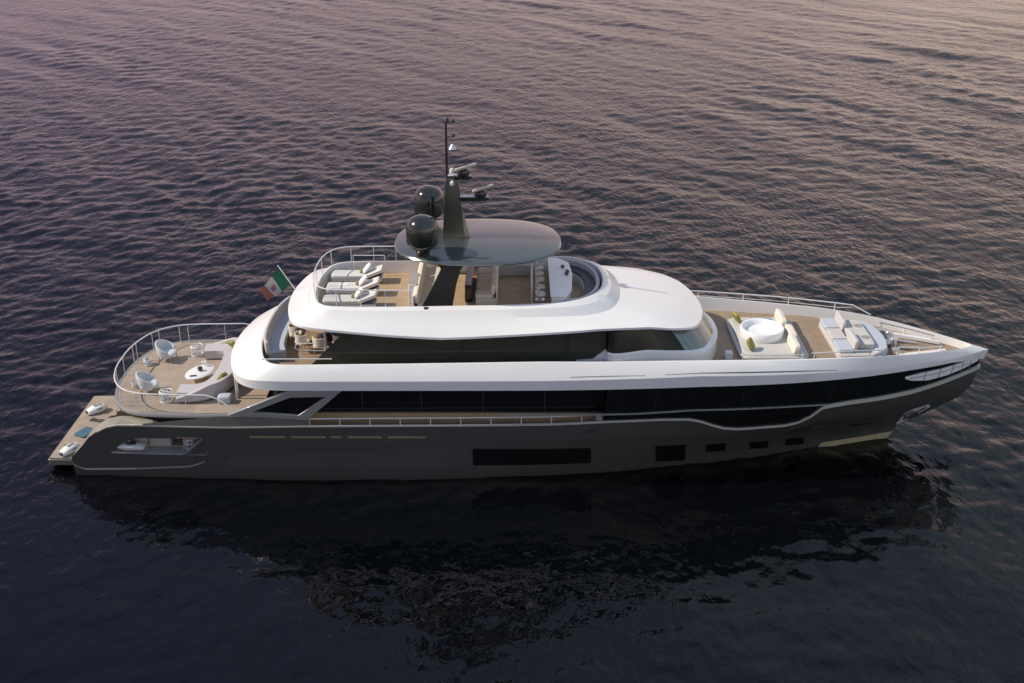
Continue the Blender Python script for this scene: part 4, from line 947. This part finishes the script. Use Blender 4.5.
# foredeck loose cushions, towel
cushion_thing((28.12, 1.25, 4.755), (.46, .42, .16), R(20), M['olive'], 'olive cushion behind the round tub on the far side of the foredeck lounge', ry=R(62), group='olive cushions on the foredeck lounge', p=5)
cushion_thing((28.2, -1.45, 4.755), (.48, .44, .16), R(-25), M['olive'], 'olive cushion beside the round tub on the near side of the foredeck lounge', ry=R(62), group='olive cushions on the foredeck lounge', p=5)
b = MB(); b.cushion((0, 0, .03), (.62, .5, .06), p=8); o = b.build('beach_towel', M['teal']); o.location = (29.35, 1.35, 4.755); o['label'] = 'folded teal towel on the foredeck lounge beyond the round tub'; o['category'] = 'towel'
b = MB(); b.cushion((0, 0, .05), (.16, .36, .12), p=3); o = b.build('rolled_towel', M['cream']); o.location = (30.2, -1.75, 4.67); o['label'] = 'cream rolled towel at the forward near corner of the foredeck lounge'; o['category'] = 'towel'

# ------------------------------------------------------------------ sea
def axis(lo, hi, core0, core1, d, grow):
    a = list(np.arange(core0, core1 + d * .5, d)); s = d; x = a[-1]
    while x < hi: s *= grow; x += s; a.append(x)
    s = d; x = a[0]; left = []
    while x > lo: s *= grow; x -= s; left.append(x)
    return np.array(left[::-1] + a)
gx = axis(-6000, 6000, -18, 56, .125, 1.02); gy = axis(-6000, 9000, -20, 6, .11, 1.0033)
gy = np.concatenate([gy[gy <= 150], axis(150, 9000, 150, 151, gy[gy <= 150][-1] - gy[gy <= 150][-2], 1.06)[1:]])
gy = gy[(gy > -6000)]
low = gy[gy < -20]; low = axis(-6000, -20, -20, -20, .11, 1.12); gy = np.concatenate([low[low < -20.01], gy[gy >= -20.001]])
X, Y = np.meshgrid(gx, gy)
rng = np.random.RandomState(11); H = np.zeros_like(X)
spx = np.gradient(gx)[None, :]; spy = np.gradient(gy)[:, None]; sp_ = np.maximum(spx, spy)
wind = R(252)
for k in range(130):
    lam = 0.55 * (14 / .55) ** (rng.rand() ** 1.3); kk = 2 * math.pi / lam
    th = R(35) + rng.normal(0, .35) if lam > 3 else (R(-55) + rng.normal(0, .6) if k % 5 < 3 else R(40) + rng.normal(0, .7))
    amp = .0071 * lam ** .85 * (1.0 if lam < 2.6 else .5 if lam < 6 else .72)
    ph = rng.rand() * 6.283
    arg = kk * (X * math.cos(th) + Y * math.sin(th)) + ph
    fade = np.clip((lam / sp_ - 3.0) / 3.0, 0, 1)
    s_ = np.sin(arg)
    H += amp * .50 * fade * (s_ + .22 * np.cos(2 * arg))
patch = .74 + .2 * np.sin(X * .16 + 2 * np.sin(Y * .07)) * np.sin(Y * .19 + 1.7 * np.sin(X * .09 + 1)) + .3 * np.sin(X * .045 + 1.3 + .6 * np.sin(Y * .05)) * np.sin(Y * .06 + .5 * np.sin(X * .03))
slick = np.exp(-(((X - 19) / 26) ** 4 + ((Y + 12) / 10.5) ** 4))          # calm lee beside the yacht
H = H * patch * (1 - .42 * slick) - .02
nx_, ny_ = len(gx), len(gy)
me = bpy.data.meshes.new('sea')
co = np.stack([X, Y, H], -1).reshape(-1, 3).astype(np.float32)
idx = np.arange(nx_ * ny_).reshape(ny_, nx_)
q = np.stack([idx[:-1, :-1], idx[:-1, 1:], idx[1:, 1:], idx[1:, :-1]], -1).reshape(-1, 4).astype(np.int32)
me.vertices.add(len(co)); me.vertices.foreach_set('co', co.ravel())
me.loops.add(q.size); me.loops.foreach_set('vertex_index', q.ravel())
me.polygons.add(len(q)); me.polygons.foreach_set('loop_start', np.arange(0, q.size, 4, dtype=np.int32))
me.polygons.foreach_set('use_smooth', np.ones(len(q), dtype=bool)); me.update(calc_edges=True); me.validate()
sea = bpy.data.objects.new('sea', me); COL.objects.link(sea); sea['kind'] = 'structure'
ms = bpy.data.materials.new('sea_water'); ms.use_nodes = True; t = ms.node_tree; pb = t.nodes['Principled BSDF']
pb.inputs['Base Color'].default_value = (.0012, .0018, .0028, 1); pb.inputs['Roughness'].default_value = .02; pb.inputs['IOR'].default_value = 1.33
co_ = t.nodes.new('ShaderNodeTexCoord')
mpp = t.nodes.new('ShaderNodeMapping'); mpp.inputs['Scale'].default_value = (1.25, .8, 1); mpp.inputs['Rotation'].default_value = (0, 0, R(50)); t.links.new(co_.outputs['Object'], mpp.inputs[0])
n1 = t.nodes.new('ShaderNodeTexNoise'); n1.inputs['Scale'].default_value = 2.3; n1.inputs['Detail'].default_value = 3; n1.inputs['Roughness'].default_value = .42; n1.inputs['Distortion'].default_value = .6; t.links.new(mpp.outputs[0], n1.inputs['Vector'])
bp = t.nodes.new('ShaderNodeBump'); bp.inputs['Strength'].default_value = .6; bp.inputs['Distance'].default_value = .075; t.links.new(n1.outputs[0], bp.inputs['Height'])
n2_ = t.nodes.new('ShaderNodeTexNoise'); n2_.inputs['Scale'].default_value = .62; n2_.inputs['Detail'].default_value = 3; t.links.new(mpp.outputs[0], n2_.inputs['Vector'])
bp2 = t.nodes.new('ShaderNodeBump'); bp2.inputs['Strength'].default_value = .45; bp2.inputs['Distance'].default_value = .22; t.links.new(n2_.outputs[0], bp2.inputs['Height'])
t.links.new(bp2.outputs[0], bp.inputs['Normal'])
n3_ = t.nodes.new('ShaderNodeTexNoise'); n3_.inputs['Scale'].default_value = .06; n3_.inputs['Detail'].default_value = 4; t.links.new(co_.outputs['Object'], n3_.inputs['Vector'])
gr = t.nodes.new('ShaderNodeMapRange'); gr.inputs['From Min'].default_value = .35; gr.inputs['From Max'].default_value = .65; gr.inputs['To Min'].default_value = .4; gr.inputs['To Max'].default_value = 1.25
t.links.new(n3_.outputs[0], gr.inputs['Value'])
mp4 = t.nodes.new('ShaderNodeMapping'); mp4.inputs['Location'].default_value = (-19 / 27, 12 / 11.5, 0); mp4.inputs['Scale'].default_value = (1 / 27, 1 / 11.5, 0); t.links.new(co_.outputs['Object'], mp4.inputs[0])
ln = t.nodes.new('ShaderNodeVectorMath'); ln.operation = 'LENGTH'; t.links.new(mp4.outputs[0], ln.inputs[0])
lee = t.nodes.new('ShaderNodeMapRange'); lee.inputs['From Min'].default_value = .75; lee.inputs['From Max'].default_value = 1.35; lee.inputs['To Min'].default_value = .42; t.links.new(ln.outputs['Value'], lee.inputs['Value'])
mu = t.nodes.new('ShaderNodeMath'); mu.operation = 'MULTIPLY'; t.links.new(gr.outputs[0], mu.inputs[0]); t.links.new(lee.outputs[0], mu.inputs[1]); t.links.new(mu.outputs[0], bp.inputs['Strength'])
mu2 = t.nodes.new('ShaderNodeMath'); mu2.operation = 'MULTIPLY'; mu2.inputs[0].default_value = .45; t.links.new(lee.outputs[0], mu2.inputs[1]); t.links.new(mu2.outputs[0], bp2.inputs['Strength'])
t.links.new(bp.outputs[0], pb.inputs['Normal'])
me.materials.append(ms)
for o in bpy.data.objects:
    if '_abs' in o: del o['_abs']
